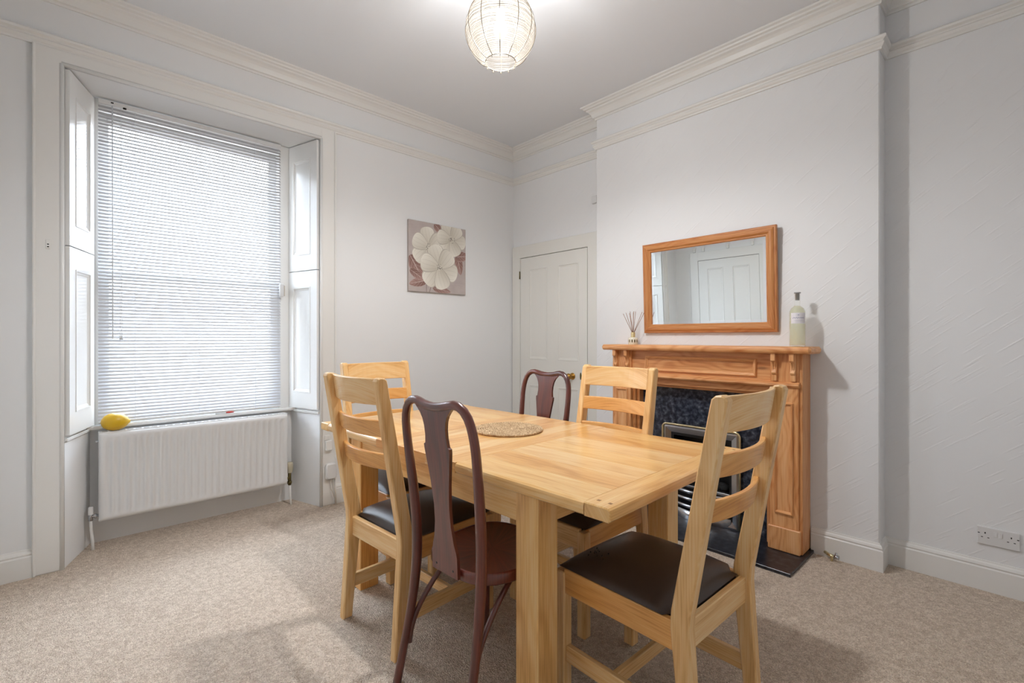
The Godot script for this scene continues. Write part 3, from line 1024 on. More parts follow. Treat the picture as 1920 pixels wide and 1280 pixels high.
# ---------------------------------------------------------------- fireplace
func build_fireplace() -> void:
	var MID := 1.45
	var fs := thing("fireplace_surround", "honey pine fireplace surround with corbels and a wide mantel shelf", "fireplace", W(3.0, 0.018, MID))
	var m := mb(fs)
	# shelf with a bullnose
	var prof := PackedVector2Array()
	var xf0 := 2.908
	for i in 9:
		var t := PI / 2 + PI * i / 8.0
		prof.append(Vector2(xf0 + 0.018 + 0.018 * cos(t), 1.157 + 0.020 * sin(t)))
	prof.append(Vector2(3.118, 1.137))
	prof.append(Vector2(3.118, 1.177))
	m.xf = Transform3D(Basis(Vector3.RIGHT, Vector3.UP, Vector3.BACK), Vector3.ZERO)
	m.off = Vector2(0.1, 0.05)
	m.extrude(prof, -2.135, -0.765, 0.012, 2)
	m.xf = Transform3D()
	obj("mantel_shelf", m, M.pine, fs)
	# carcass: outer stiles, frieze board, inner lining
	for q in [[0.821, 0.850], [2.050, 2.079]]:
		m = mb(fs)
		m.box(W(2.976, 0.018, q[0]), W(3.118, 1.137, q[1]), 0.003)
		obj("outer_stile", m, M.pine_mid, fs)
	m = mb(fs)
	m.box(W(2.985, 0.905, 0.845), W(3.118, 1.137, 2.055), 0.002, 2)
	obj("frieze_board", m, M.pine_mid, fs)
	m = mb(fs)
	for s in [1.0, -1.0]:
		m.box(W(2.992, 0.018, MID + s * 0.47), W(3.118, 0.905, MID + s * 0.445), 0.004)
		m.box(W(3.02, 0.018, MID + s * 0.448), W(3.118, 0.905, MID + s * 0.428), 0.004)
	m.box(W(3.02, 0.885, MID + 0.44), W(3.118, 0.907, MID - 0.44), 0.004, 2)
	obj("inner_lining", m, M.pine_mid, fs)
	# raised moulding on the frieze
	m = mb(fs)
	frame_sides(m, W(2.985, 1.0495, 1.437), Vector3(0, 0, 1), Vector3.UP, 0.744, 0.107, [Vector2(0, 0), Vector2(0.001, 0.008), Vector2(0.005, 0.014), Vector2(0.010, 0.013), Vector2(0.013, 0.008), Vector2(0.018, 0.006), Vector2(0.022, 0.0)])
	obj("frieze_moulding", m, M.pine, fs)
	# ledge under the frieze
	m = mb(fs)
	var lp := PackedVector2Array([Vector2(2.99, 0.944), Vector2(2.966, 0.944), Vector2(2.950, 0.950), Vector2(2.944, 0.958), Vector2(2.946, 0.966), Vector2(2.956, 0.970), Vector2(2.962, 0.976), Vector2(2.99, 0.982)])
	m.off = Vector2(0.1, 0.1)
	m.extrude(lp, -2.068, -0.832, 0.002, 2)
	obj("ledge", m, M.pine, fs)
	# pilasters with plinth and raised panel
	for s in [-1.0, 1.0]:
		var nc: float = MID + s * (MID - 0.912)
		m = mb(fs)
		m.box(W(2.962, 0.15, nc - 0.073), W(2.99, 0.946, nc + 0.073), 0.003)
		var p := obj("pilaster", m, M.pine, fs)
		m = mb(fs)
		m.box(W(2.952, 0.018, nc - 0.084), W(2.995, 0.152, nc + 0.082), 0.004)
		obj("plinth", m, M.pine, p)
		m = mb(fs)
		frame_sides(m, W(2.962, 0.545, nc - 0.0), Vector3(0, 0, 1), Vector3.UP, 0.098, 0.63, [Vector2(0, 0), Vector2(0.001, 0.007), Vector2(0.004, 0.012), Vector2(0.009, 0.011), Vector2(0.012, 0.006), Vector2(0.016, 0.0)])
		obj("panel_moulding", m, M.pine, p)
		# head block and two scrolled corbels
		m = mb(fs)
		m.box(W(2.968, 0.976, nc - 0.073), W(2.99, 1.137, nc + 0.073), 0.002)
		obj("head_block", m, M.pine_mid, fs)
		for o in [-0.048, 0.048]:
			m = mb(fs)
			var q := PackedVector2Array([Vector2(2.97, 1.137), Vector2(2.926, 1.137), Vector2(2.926, 1.098), Vector2(2.929, 1.094), Vector2(2.940, 1.088), Vector2(2.949, 1.076), Vector2(2.953, 1.062), Vector2(2.952, 1.046), Vector2(2.946, 1.036), Vector2(2.942, 1.030), Vector2(2.945, 1.022), Vector2(2.952, 1.016), Vector2(2.954, 0.982), Vector2(2.97, 0.982)])
			m.extrude(q, -(nc + o) - 0.013, -(nc + o) + 0.013, 0.003)
			m.smooth(true)
			for g in [-0.005, 0.005]:
				var pth := []
				for i in 8:
					var f := i / 7.0
					pth.append(W(2.9385 + 0.0125 * sin(f * PI * 0.75) , lerpf(1.092, 1.032, f), nc + o + g))
				m.tube(pth, 0.0022, 6)
			obj("corbel", m, M.pine, fs)
	# polished slate-coloured back panel, with an opening for the fire
	m = mb()
	m.box(W(3.07, 0.019, 1.023), W(3.118, 0.884, 1.215))
	m.box(W(3.07, 0.019, 1.685), W(3.118, 0.884, 1.877))
	m.box(W(3.07, 0.60, 1.21), W(3.1175, 0.884, 1.69))
	tag(obj("marble_panel", m, M.marble), "dark blue-black veined marble back panel round the fire", "marble panel")
	m = mb()
	m.box(W(2.697, 0.0, 0.80), W(3.118, 0.018, 2.10), 0.0015)
	tag(obj("hearth", m, M.slate), "low dark marble hearth slab on the carpet", "hearth")
	# the fire itself
	var ff := thing("inset_fire", "inset fire with brass trim and chrome fret bars in the marble", "fire", W(3.06, 0.018, 1.45))
	m = mb(ff)
	var trim := []
	var hwid := 0.262
	var top := 0.632
	for q in [[1.0, 0.025, 0.0], [1.0, top - 0.035, 0.0]]:
		trim.append(W(3.05, q[1], MID + hwid))
	for i in 7:
		var t := PI / 2 * i / 6.0
		trim.append(W(3.05, top - 0.03 + 0.03 * sin(t), MID + hwid - 0.03 + 0.03 * cos(t)))
	for i in 7:
		var t := PI / 2 * (1.0 - i / 6.0)
		trim.append(W(3.05, top - 0.03 + 0.03 * sin(t), MID - hwid + 0.03 - 0.03 * cos(t)))
	trim.append(W(3.05, top - 0.035, MID - hwid))
	trim.append(W(3.05, 0.025, MID - hwid))
	m.smooth(true)
	m.tube(trim, 0.008, 10)
	obj("brass_trim", m, M.pale_brass, ff)
	m = mb(ff)
	frame_sides(m, W(3.064, 0.32, MID), Vector3(0, 0, 1), Vector3.UP, 0.508, 0.605, [Vector2(0, 0.0), Vector2(0.002, 0.012), Vector2(0.012, 0.014), Vector2(0.048, -0.002), Vector2(0.05, -0.012)])
	obj("steel_frame", m, M.steel, ff)
	m = mb(ff)
	frame_sides(m, W(3.074, 0.32, MID), Vector3(0, 0, 1), Vector3.UP, 0.44, 0.53, [Vector2(0, 0.004), Vector2(0.03, 0.002), Vector2(0.032, -0.03), Vector2(0.034, -0.13)])
	m.box(W(3.205, 0.03, MID - 0.22), W(3.215, 0.595, MID + 0.22))
	obj("fire_box", m, M.black, ff)
	m = mb(ff)
	m.smooth(true)
	for k in 15:
		var a := rng.randf_range(-0.15, 0.15)
		m.ball(W(3.12 + rng.randf_range(-0.01, 0.05), 0.245 + rng.randf_range(-0.02, 0.02), MID + a), Vector3(0.03, 0.024, 0.032) * rng.randf_range(0.8, 1.2), 8, 6)
	obj("coal_bed", m, M.coal, ff)
	m = mb(ff)
	m.box(W(3.05, 0.215, MID - 0.20), W(3.10, 0.235, MID + 0.20), 0.004, 2)
	obj("grate_rail", m, M.steel, ff)
	# bowed chrome bars of the fret
	for k in 3:
		m = mb(ff)
		m.smooth(true)
		var pth := []
		for i in 13:
			var f := i / 12.0 * 2.0 - 1.0
			pth.append(W(3.055 - 0.05 * (1.0 - f * f), 0.205 - k * 0.048, MID + f * 0.195))
		m.tube(pth, 0.013, 10)
		obj("fret_bar", m, M.chrome, ff)
	m = mb(ff)
	var rows := []
	for y in [0.020, 0.030, 0.068, 0.078]:
		var row := []
		for i in 13:
			var f := i / 12.0 * 2.0 - 1.0
			row.append(W(3.058 - (0.062 if y < 0.07 else 0.05) * (1.0 - f * f), y, MID + f * 0.205))
		rows.append(row)
	m.smooth(true)
	m.grid(rows, false, false, true)
	obj("fret_base", m, M.chrome, ff)
	m = mb(ff)
	m.box(W(3.062, 0.02, MID - 0.205), W(3.09, 0.215, MID + 0.205))
	obj("ash_cover", m, M.black, ff)

# ---------------------------------------------------------------- table
func build_table() -> void:
	var T := thing("dining_table", "long light oak dining table with square legs", "table", W(1.517, 0, 1.685), 1.6)
	var y0 := 0.73
	var y1 := 0.77
	var hx := 0.4865
	var m: MB
	var put := func(called: String, a: Vector3, b: Vector3, bev: float, grain: int, mat: Material, par: Node) -> MeshInstance3D:
		var k := MB.new(Vector3.ZERO, ru())
		k.box(a, b, bev, grain)
		return obj(called, k, mat, par)
	# end boards and cross boards (grain across the table)
	for e in [1.0, -1.0]:
		m = MB.new(Vector3.ZERO, ru())
		m.xf = Transform3D(Basis(Vector3(0, 0, e), Vector3.UP, Vector3(-e, 0, 0)), Vector3.ZERO)   # polygon (z, y)
		m.extrude(PackedVector2Array([Vector2(0.838, y0), Vector2(0.918, y0), Vector2(0.924, y0 + 0.005), Vector2(0.926, y0 + 0.012), Vector2(0.926, y1 - 0.012), Vector2(0.9235, y1 - 0.005), Vector2(0.917, y1 - 0.001), Vector2(0.910, y1), Vector2(0.838, y1)]), -hx, hx, 0.003, 2)
		obj("end_board", m, M.table, T)
	for z in [[0.165, 0.255], [-0.325, -0.235]]:
		put.call("cross_board", Vector3(-hx, y0, z[0]), Vector3(hx, y1, z[1]), 0.0008, 0, M.table_warm, T)
	var tones := [M.table, M.table_warm, M.table_pale, M.table, M.table_pale, M.table_warm, M.table]
	var widths := [0.15, 0.125, 0.14, 0.128, 0.15, 0.14, 0.14]
	var x := -hx
	for i in 7:
		var w: float = widths[i]
		for s in [[0.2558, 0.8368, 0], [-0.8368, -0.3258, 2]]:
			var a := Vector3(x + 0.0003, y0, s[0])
			var b := Vector3(minf(x + w, hx) - 0.0003, y1, s[1])
			if i == 0 or x + w >= hx - 0.001:   # the outer planks carry the rounded long edge
				var e := -1.0 if i == 0 else 1.0
				m = MB.new(Vector3.ZERO, ru())
				m.xf = Transform3D(Basis(Vector3(e, 0, 0), Vector3.UP, Vector3(0, 0, e)), Vector3.ZERO)
				var inn := -b.x if e < 0 else a.x
				m.extrude(PackedVector2Array([Vector2(inn, y0), Vector2(hx - 0.008, y0), Vector2(hx - 0.002, y0 + 0.005), Vector2(hx, y0 + 0.012), Vector2(hx, y1 - 0.012), Vector2(hx - 0.0025, y1 - 0.005), Vector2(hx - 0.009, y1 - 0.001), Vector2(hx - 0.016, y1), Vector2(inn, y1)]), minf(s[0] * e, s[1] * e), maxf(s[0] * e, s[1] * e), 0.0, 2)
				obj("plank", m, tones[(i + int(s[2])) % 7], T)
			else:
				put.call("plank", a, b, 0.0006, 2, tones[(i + int(s[2])) % 7], T)
		x += w
		if x >= hx - 0.001: break
	x = -0.2345
	for w in [0.10, 0.098, 0.10, 0.101]:   # the leaf in the middle: boards across
		put.call("leaf_board", Vector3(-hx, y0, x), Vector3(hx, y1, x + w - 0.0004), 0.0006, 0, tones[int(absf(x) * 40) % 7], T)
		x += w
	# pegs at the board ends
	for z in [0.862, 0.90]:
		for xx in [-hx + 0.04, hx - 0.04]:
			m = MB.new()
			m.box(Vector3(xx - 0.006, y1 - 0.005, z - 0.006), Vector3(xx + 0.006, y1 + 0.0004, z + 0.006), 0.001)
			obj("peg", m, M.peg, T)
	# apron and legs
	for xx in [-0.462, 0.44]:
		put.call("apron", Vector3(xx, 0.63, -0.56), Vector3(xx + 0.022, y0, 0.60), 0.002, 2, M.table, T)
	for z in [0.615, -0.585]:
		put.call("apron", Vector3(-0.42, 0.63, z), Vector3(0.42, y0, z + 0.022), 0.002, 0, M.table, T)
	for xx in [-0.470, 0.372]:
		for z in [0.552, -0.605]:
			put.call("leg", Vector3(xx, 0, z), Vector3(xx + 0.098, y0, z + 0.098), 0.004, 1, M.table if z > 0 else M.table_warm, T)
	# the mat: a coil of plaited straw
	var mat := thing("table_mat", "round woven straw mat on the table top", "placemat", W(1.589, 0.7705, 1.725))
	m = MB.new()
	m.smooth(true)
	m.lathe([Vector2(0.0005, 0.004), Vector2(0.168, 0.004), Vector2(0.168, 0.0), Vector2(0.0005, 0.0)], 48)
	obj("backing", m, M.straw, mat)
	for k in 15:
		var r := 0.006 + k * 0.0114
		var nseg := maxi(8, int(r * TAU / 0.0062))
		m = MB.new()
		m.smooth(true)
		var pth := []
		var rad := []
		for i in nseg:
			var t := TAU * i / nseg
			pth.append(Vector3(cos(t) * r, 0.005 + (0.0018 if i % 2 else 0.0), sin(t) * r))
			rad.append(0.0062 if i % 2 else 0.0044)
		m.tube(pth, rad, 6, true)
		obj("straw_coil", m, M.straw, mat)

# ---------------------------------------------------------------- oak ladder-back chairs (front towards -z)
func make_oak_chair(called: String, label: String) -> Node3D:
	var C := thing(called, label, "chair", Vector3.ZERO, 0, "oak ladder-back chairs round the table")
	var hx := 0.219
	var pw := 0.036
	var m: MB
	var side := Transform3D(Basis(Vector3(0, 0, 1), Vector3.UP, Vector3(-1, 0, 0)), Vector3.ZERO)   # polygon (z, y) pushed along -x
	var zback := func(y: float) -> float:
		if y < 0.45: return lerpf(0.272, 0.245, y / 0.45)
		return 0.245 + 0.106 * (y - 0.45) / 0.63
	for s in [-1.0, 1.0]:
		m = MB.new(Vector3.ZERO, ru())
		m.xf = side
		var q := PackedVector2Array([Vector2(0.272, 0), Vector2(0.245, 0.43), Vector2(0.2475, 0.47), Vector2(0.348, 1.066), Vector2(0.343, 1.076), Vector2(0.332, 1.080), Vector2(0.316, 1.078), Vector2(0.305, 1.068), Vector2(0.301, 1.05), Vector2(0.190, 0.47), Vector2(0.187, 0.42), Vector2(0.230, 0.0)])
		if s < 0: m.extrude(q, hx - pw, hx, 0.004)
		else: m.extrude(q, -hx, -hx + pw, 0.004)
		obj("back_post", m, M.oak, C)
		m = MB.new(Vector3.ZERO, ru())
		m.box(Vector3(s * (hx + 0.004), 0, -0.245), Vector3(s * (hx - 0.038), 0.43, -0.203), 0.004)
		obj("front_leg", m, M.oak, C)
		m = MB.new(Vector3.ZERO, ru())
		m.box(Vector3(s * (hx - 0.002), 0.356, -0.21), Vector3(s * (hx - 0.024), 0.440, 0.196), 0.003, 2)
		obj("side_rail", m, M.oak_warm, C)
		m = MB.new(Vector3.ZERO, ru())
		m.box(Vector3(s * (hx - 0.006), 0.122, -0.205), Vector3(s * (hx - 0.028), 0.178, 0.235), 0.003, 2)
		obj("stretcher", m, M.oak, C)
	for z in [-0.242, 0.208]:
		m = MB.new(Vector3.ZERO, ru())
		m.box(Vector3(-hx + 0.03, 0.356, z), Vector3(hx - 0.03, 0.440, z + 0.022), 0.003, 0)
		obj("end_rail", m, M.oak, C)
	m = MB.new(Vector3.ZERO, ru())
	m.box(Vector3(-hx + 0.02, 0.128, -0.03), Vector3(hx - 0.02, 0.172, -0.008), 0.003, 0)
	obj("cross_stretcher", m, M.oak, C)
	# curved slats, bowed to the rear
	for sl in [[0.972, 1.074], [0.846, 0.912], [0.716, 0.780]]:
		m = MB.new(Vector3.ZERO, ru())
		var ym: float = (sl[0] + sl[1]) / 2
		var zc: float = zback.call(ym) - 0.038
		var lean := 0.106 / 0.63
		m.xf = Transform3D(Basis(Vector3(1, 0, 0), Vector3(0, 0, -1), Vector3(0, 1, lean)), Vector3(0, ym, zc))
		var q := PackedVector2Array()
		var hw := hx - pw + 0.004
		for i in 13:
			var f := i / 12.0 * 2.0 - 1.0
			q.append(Vector2(f * hw, -0.036 * (1.0 - f * f) - 0.009))
		for i in 13:
			var f := 1.0 - i / 12.0 * 2.0
			q.append(Vector2(f * hw, -0.036 * (1.0 - f * f) + 0.009))
		m.extrude(q, -(sl[1] - sl[0]) / 2, (sl[1] - sl[0]) / 2, 0.003, 0)
		obj("back_slat", m, M.oak_warm if sl[0] < 0.9 else M.oak, C)
	# leatherette pad: rounded, domed
	m = MB.new(Vector3.ZERO, Vector2.ZERO)
	m.smooth(true)
	var N := 16
	var top := []
	for i in N + 1:
		var row := []
		var v := i / float(N) * 2.0 - 1.0
		for j in N + 1:
			var u := j / float(N) * 2.0 - 1.0
			var uu := signf(u) * (1.0 - pow(1.0 - absf(u), 1.6))
			var vv := signf(v) * (1.0 - pow(1.0 - absf(v), 1.6))
			var half := 0.216 if vv * 0.212 - 0.006 < 0.176 else 0.180
			var z := vv * 0.226 - 0.006 if vv < 0 else vv * 0.212 - 0.006
			var e := maxf(absf(uu), absf(vv))
			var dome := pow(1.0 - pow(absf(uu), 2.6), 0.55) * pow(1.0 - pow(absf(vv), 2.8), 0.55)
			row.append(Vector3(uu * half, 0.443 + 0.052 * dome, z))
		top.append(row)
	m.grid(top, false, false, true)
	m.box(Vector3(-0.18, 0.40, -0.215), Vector3(0.18, 0.4435, 0.20))
	obj("seat_pad", m, M.leather, C)
	return C

func build_chairs() -> void:
	var f := make_oak_chair("oak_chair", "oak ladder-back chair in the right foreground at the near table end")
	f.position = W(1.45, 0, 0.850)
	f.rotation_degrees.y = -1.3
	dup(f, "oak_chair", "oak ladder-back chair on the near long side, left of the mahogany chair", W(1.158, 0, 1.842), -86.5)
	dup(f, "oak_chair", "oak ladder-back chair at the far table end near the window", W(1.385, 0, 2.378), 180.5)
	dup(f, "oak_chair", "oak ladder-back chair on the far long side in front of the fireplace", W(1.772, 0, 1.428), 90.5)
	# crumbs on the seat of the nearest chair
	var m := MB.new(W(1.32, 0.49, 0.99), Vector2.ZERO)
	m.smooth(true)
	for k in 12:
		m.ball(W(1.325 + rng.randf_range(-0.045, 0.045), 0.4935, 0.975 + rng.randf_range(-0.035, 0.035)), Vector3(0.003, 0.002, 0.002) * rng.randf_range(0.7, 1.4), 6, 4)
	var cr := obj("crumbs", m, M.coal)
	cr.position = W(1.32, 0.49, 0.99)
	tag(cr, "few dark crumbs lying on the seat of the foreground oak chair", "crumbs", "", "stuff")

# ---------------------------------------------------------------- mahogany bentwood chairs
func build_mahogany() -> void:
	var C := thing("mahogany_chair", "dark mahogany splat-back chair on the near long side of the table", "chair", Vector3.ZERO, 0, "mahogany splat-back chairs")
	var m := MB.new(Vector3.ZERO, Vector2(0.1, 0.0))
	# rear legs and hoop in one bent length
	var half := [Vector3(0.188, 0.0, 0.288), Vector3(0.184, 0.12, 0.262), Vector3(0.178, 0.27, 0.232), Vector3(0.175, 0.42, 0.214), Vector3(0.177, 0.55, 0.212), Vector3(0.182, 0.68, 0.222), Vector3(0.187, 0.80, 0.236), Vector3(0.188, 0.88, 0.246), Vector3(0.183, 0.935, 0.254), Vector3(0.170, 0.975, 0.259), Vector3(0.148, 1.002, 0.263), Vector3(0.120, 1.014, 0.265), Vector3(0.090, 1.013, 0.266), Vector3(0.055, 1.005, 0.268), Vector3(0.0, 1.000, 0.270)]
	var cv := Curve3D.new()
	for p in half: cv.add_point(p)
	for i in range(half.size() - 2, -1, -1): cv.add_point(Vector3(-half[i].x, half[i].y, half[i].z))
	for i in cv.point_count:
		var a := cv.get_point_position(maxi(i - 1, 0))
		var b := cv.get_point_position(mini(i + 1, cv.point_count - 1))
		cv.set_point_in(i, (a - b) / 6.0)
		cv.set_point_out(i, (b - a) / 6.0)
	var L := cv.get_baked_length()
	var pth := []
	var rad := []
	for i in 91:
		var f := i / 90.0
		var p := cv.sample_baked(L * f, true)
		pth.append(p)
		rad.append(0.0150 + 0.0035 * smoothstep(0.15, 0.45, p.y) * (1.0 - smoothstep(0.55, 0.95, p.y)))
	m.smooth(true)
	m.tube(pth, rad, 12)
	obj("back_hoop", m, M.mahogany, C)
	# vase splat
	var prof := [Vector2(0.430, 0.069), Vector2(0.500, 0.067), Vector2(0.515, 0.064), Vector2(0.545, 0.053), Vector2(0.60, 0.0435), Vector2(0.66, 0.042), Vector2(0.74, 0.050), Vector2(0.81, 0.062), Vector2(0.852, 0.0695), Vector2(0.866, 0.070), Vector2(0.869, 0.063), Vector2(0.872, 0.061), Vector2(0.90, 0.057), Vector2(0.93, 0.058), Vector2(0.955, 0.064), Vector2(0.975, 0.075), Vector2(0.988, 0.087), Vector2(1.000, 0.100)]
	m = MB.new(Vector3.ZERO, Vector2(0.3, 0.1))
	var zs := func(y: float) -> float:
		if y < 0.47: return 0.214
		return 0.214 + 0.052 * pow((y - 0.47) / 0.53, 1.3)
	for k in prof.size() - 1:
		var a: Vector2 = prof[k]
		var b: Vector2 = prof[k + 1]
		var za: float = zs.call(a.x)
		var zb: float = zs.call(b.x)
		for d in [0.006, -0.006]:
			var p := [Vector3(-a.y, a.x, za + d), Vector3(a.y, a.x, za + d), Vector3(b.y, b.x, zb + d), Vector3(-b.y, b.x, zb + d)]
			var uv := [Vector2(0.3 - a.y, a.x / 1.6), Vector2(0.3 + a.y, a.x / 1.6), Vector2(0.3 + b.y, b.x / 1.6), Vector2(0.3 - b.y, b.x / 1.6)]
			if d > 0: m.quad(p[0], p[1], p[2], p[3], uv[0], uv[1], uv[2], uv[3])
			else: m.quad(p[3], p[2], p[1], p[0], uv[3], uv[2], uv[1], uv[0])
		for s in [-1.0, 1.0]:
			var e := [Vector3(s * a.y, a.x, za + 0.006), Vector3(s * a.y, a.x, za - 0.006), Vector3(s * b.y, b.x, zb - 0.006), Vector3(s * b.y, b.x, zb + 0.006)]
			if s < 0: e.reverse()
			m.quad(e[0], e[1], e[2], e[3], Vector2(0.2, a.x), Vector2(0.21, a.x), Vector2(0.21, b.x), Vector2(0.2, b.x))
	var spl := obj("splat", m, M.mahogany, C)
	for s in [-1.0, 1.0]:
		m = MB.new()
		m.smooth(true)
		m.ball(Vector3(s * 0.045, 0.452, 0.2205), Vector3(0.004, 0.004, 0.0015), 10, 6)
		obj("screw", m, M.black, spl)
	# seat: bent frame and dished panel
	var outline := []
	for i in 48:
		var t := TAU * i / 48
		var c := cos(t)
		var s := sin(t)
		var hw := 0.190 + 0.022 * (-s * 0.5 + 0.5)
		outline.append(Vector2(signf(c) * pow(absf(c), 0.62) * hw, signf(s) * pow(absf(s), 0.72) * 0.205))
	m = MB.new(Vector3.ZERO, Vector2(0.2, 0.2))
	m.smooth(true)
	var rows := []
	for q in [[0.90, 0.420], [0.985, 0.420], [1.0, 0.426], [1.0, 0.450], [0.985, 0.457], [0.94, 0.458], [0.93, 0.455]]:
		var row := []
		for p in outline: row.append(Vector3(p.x * q[0], q[1], p.y * q[0]))
		rows.append(row)
	m.grid(rows, false, true, true)
	obj("seat_frame", m, M.mahogany, C)
	m = MB.new(Vector3.ZERO, Vector2(0.2, 0.2))
	m.smooth(true)
	rows = []
	for q in [[0.935, 0.4555], [0.80, 0.452], [0.5, 0.449], [0.2, 0.448], [0.001, 0.448]]:
		var row := []
		for p in outline: row.append(Vector3(p.x * q[0], q[1], p.y * q[0]))
		rows.append(row)
	m.grid(rows, false, true, true)
	rows = []
	for q in [[0.001, 0.436], [0.93, 0.436]]:
		var row := []
		for p in outline: row.append(Vector3(p.x * q[0], q[1], p.y * q[0]))
		rows.append(row)
	m.grid(rows, false, true, true)
	obj("seat_panel", m, M.mahogany, C)
	for s in [-1.0, 1.0]:
		m = MB.new(Vector3.ZERO, Vector2(0.1, 0.1))
		m.smooth(true)
		m.tube([Vector3(s * 0.178, 0.0, -0.135), Vector3(s * 0.172, 0.2, -0.128), Vector3(s * 0.165, 0.32, -0.124), Vector3(s * 0.160, 0.424, -0.12)], [0.0115, 0.0150, 0.018, 0.019], 12)
		obj("front_leg", m, M.mahogany, C)
		m = MB.new(Vector3.ZERO, Vector2(0.1, 0.1))
		m.smooth(true)
		var br := []
		for i in 13:
			var f := i / 12.0
			br.append(Vector3(s * lerpf(0.176, 0.150, f), lerpf(0.13, 0.424, pow(f, 0.75)), lerpf(0.243, 0.030, pow(f, 1.5))))
		m.tube(br, 0.0095, 10)
		obj("brace", m, M.mahogany, C)
	C.position = W(1.152, 0, 1.340)
	C.rotation_degrees.y = -87.5
	dup(C, "mahogany_chair", "dark mahogany splat-back chair on the far long side before the alcove door", W(1.885, 0, 1.986), 90.0)

# ---------------------------------------------------------------- on the walls
func build_wall_things() -> void:
	var cv := thing("flower_canvas", "square canvas painted with three cream flowers and brown leaves", "painting", W(2.351, 1.615, WIN - 0.012))
	var m := mb(cv)
	m.box(W(2.055, 1.615, WIN - 0.001), W(2.647, 2.209, WIN - 0.0235), 0.002)
	obj("stretched_canvas", m, M.canvas_edge, cv)
	m = mb(cv)
	var z := WIN - 0.0238
	m.quad(W(2.056, 1.616, z), W(2.646, 1.616, z), W(2.646, 2.208, z), W(2.056, 2.208, z), Vector2(0, 1), Vector2(1, 1), Vector2(1, 0), Vector2(0, 0))
	obj("painted_face", m, M.painting, cv)
	# mirror, leaning out a little at the top
	var mr := thing("wall_mirror", "landscape mirror in a pine frame hung over the mantel", "mirror", W(BREAST - 0.004, 1.262, 1.436))
	mr.rotation_degrees.z = 2.3
	var wd := 0.898
	var hh := 0.640
	var o := Vector3(-0.004, hh / 2, 0)
	var r := Vector3(0, 0, 1)
	var fr := [Vector2(0, -0.006), Vector2(0.0, 0.016), Vector2(0.004, 0.019), Vector2(0.012, 0.019), Vector2(0.016, 0.023), Vector2(0.026, 0.027), Vector2(0.038, 0.026), Vector2(0.046, 0.020), Vector2(0.050, 0.016), Vector2(0.056, 0.016), Vector2(0.060, 0.012), Vector2(0.062, 0.002)]
	m = MB.new(Vector3.ZERO, Vector2(0.1, 0.1))
	frame_sides(m, o, r, Vector3.UP, wd, hh, fr)
	m.box(o + Vector3(0.006, -hh / 2 + 0.003, -wd / 2 + 0.003), o + Vector3(0.0, hh / 2 - 0.003, wd / 2 - 0.003))
	obj("frame", m, M.pine_frame, mr)
	m = MB.new()
	frame_sides(m, o, r, Vector3.UP, wd - 0.118, hh - 0.118, [Vector2(0, 0.0049), Vector2(0.020, 0.0052)])
	obj("bevelled_edge", m, M.bevel, mr)
	m = MB.new()
	var gw := (wd - 0.118) / 2 - 0.020
	var gh := (hh - 0.118) / 2 - 0.020
	var g := o + Vector3(-0.0052, 0, 0)
	m.quad(g - r * gw - Vector3.UP * gh, g + r * gw - Vector3.UP * gh, g + r * gw + Vector3.UP * gh, g - r * gw + Vector3.UP * gh, Vector2(), Vector2(1, 0), Vector2(1, 1), Vector2(0, 1))
	obj("mirror_glass", m, M.mirror, mr)
	# double socket
	var so := thing("double_socket", "white double wall socket above the skirting at the right", "socket", W(ALC, 0.223, 0.070))
	m = mb(so)
	m.box(W(ALC + 0.002, 0.223, 0.143), W(ALC - 0.010, 0.309, -0.003), 0.003)
	obj("face_plate", m, M.plastic, so)
	for s in [-1.0, 1.0]:
		var c: float = 0.070 - s * 0.044
		m = mb(so)
		m.box(W(ALC - 0.0095, 0.268, 0.070 - s * 0.009 + 0.006), W(ALC - 0.013, 0.292, 0.070 - s * 0.009 - 0.006), 0.001)
		obj("rocker_switch", m, M.white, so)
		m = mb(so)
		m.box(W(ALC - 0.008, 0.276, c + 0.0022), W(ALC - 0.0103, 0.284, c - 0.0022))
		for e in [-0.011, 0.011]:
			m.box(W(ALC - 0.008, 0.257, c + e + 0.0035), W(ALC - 0.0103, 0.2605, c + e - 0.0035))
		m.box(W(ALC - 0.008, 0.2745, 0.070 - s * 0.066 + 0.0035), W(ALC - 0.0103, 0.2785, 0.070 - s * 0.066 - 0.0035))
		obj("pin_holes", m, M.black, so)
	# sensor on the alcove wall beside the breast
	var se := thing("alarm_sensor", "small white sensor high on the alcove wall beside chimney breast", "sensor", W(ALC, 2.36, 2.47))
	m = mb(se)
	m.box(W(ALC + 0.001, 2.362, 2.485), W(ALC - 0.022, 2.425, 2.425), 0.006)
	obj("housing", m, M.plastic, se)
	m = mb(se)
	m.smooth(true)
	m.ball(W(ALC - 0.010, 2.402, 2.4845), Vector3(0.006, 0.010, 0.003), 10, 6)
	obj("lens", m, M.gap, se)
	# little catch plate on the left window casing
	var ca := thing("catch_plate", "tiny cream catch with two dark holes on the left casing", "catch", W(-0.078, 1.69, WIN - 0.016))
	m = mb(ca)
	m.box(W(-0.085, 1.690, WIN - 0.014), W(-0.067, 1.738, WIN - 0.020), 0.002)
	obj("plate", m, M.cream, ca)
	m = mb(ca)
	m.smooth(true)
	for y in [1.701, 1.714]:
		m.ball(W(-0.076, y, WIN - 0.0200), Vector3(0.0042, 0.0032, 0.0012), 8, 6)
	obj("hole", m, M.gap, ca)
	# junction box and adapter on the right casing
	var jb := thing("phone_socket", "small cream phone socket on the right window casing above adapter", "socket", W(1.385, 0.41, WIN - 0.016))
	m = mb(jb)
	m.box(W(1.366, 0.405, WIN - 0.015), W(1.414, 0.478, WIN - 0.040), 0.004)
	obj("housing", m, M.cream, jb)
	m = mb(jb)
	m.box(W(1.362, 0.480, WIN - 0.015), W(1.400, 0.516, WIN - 0.026), 0.004)
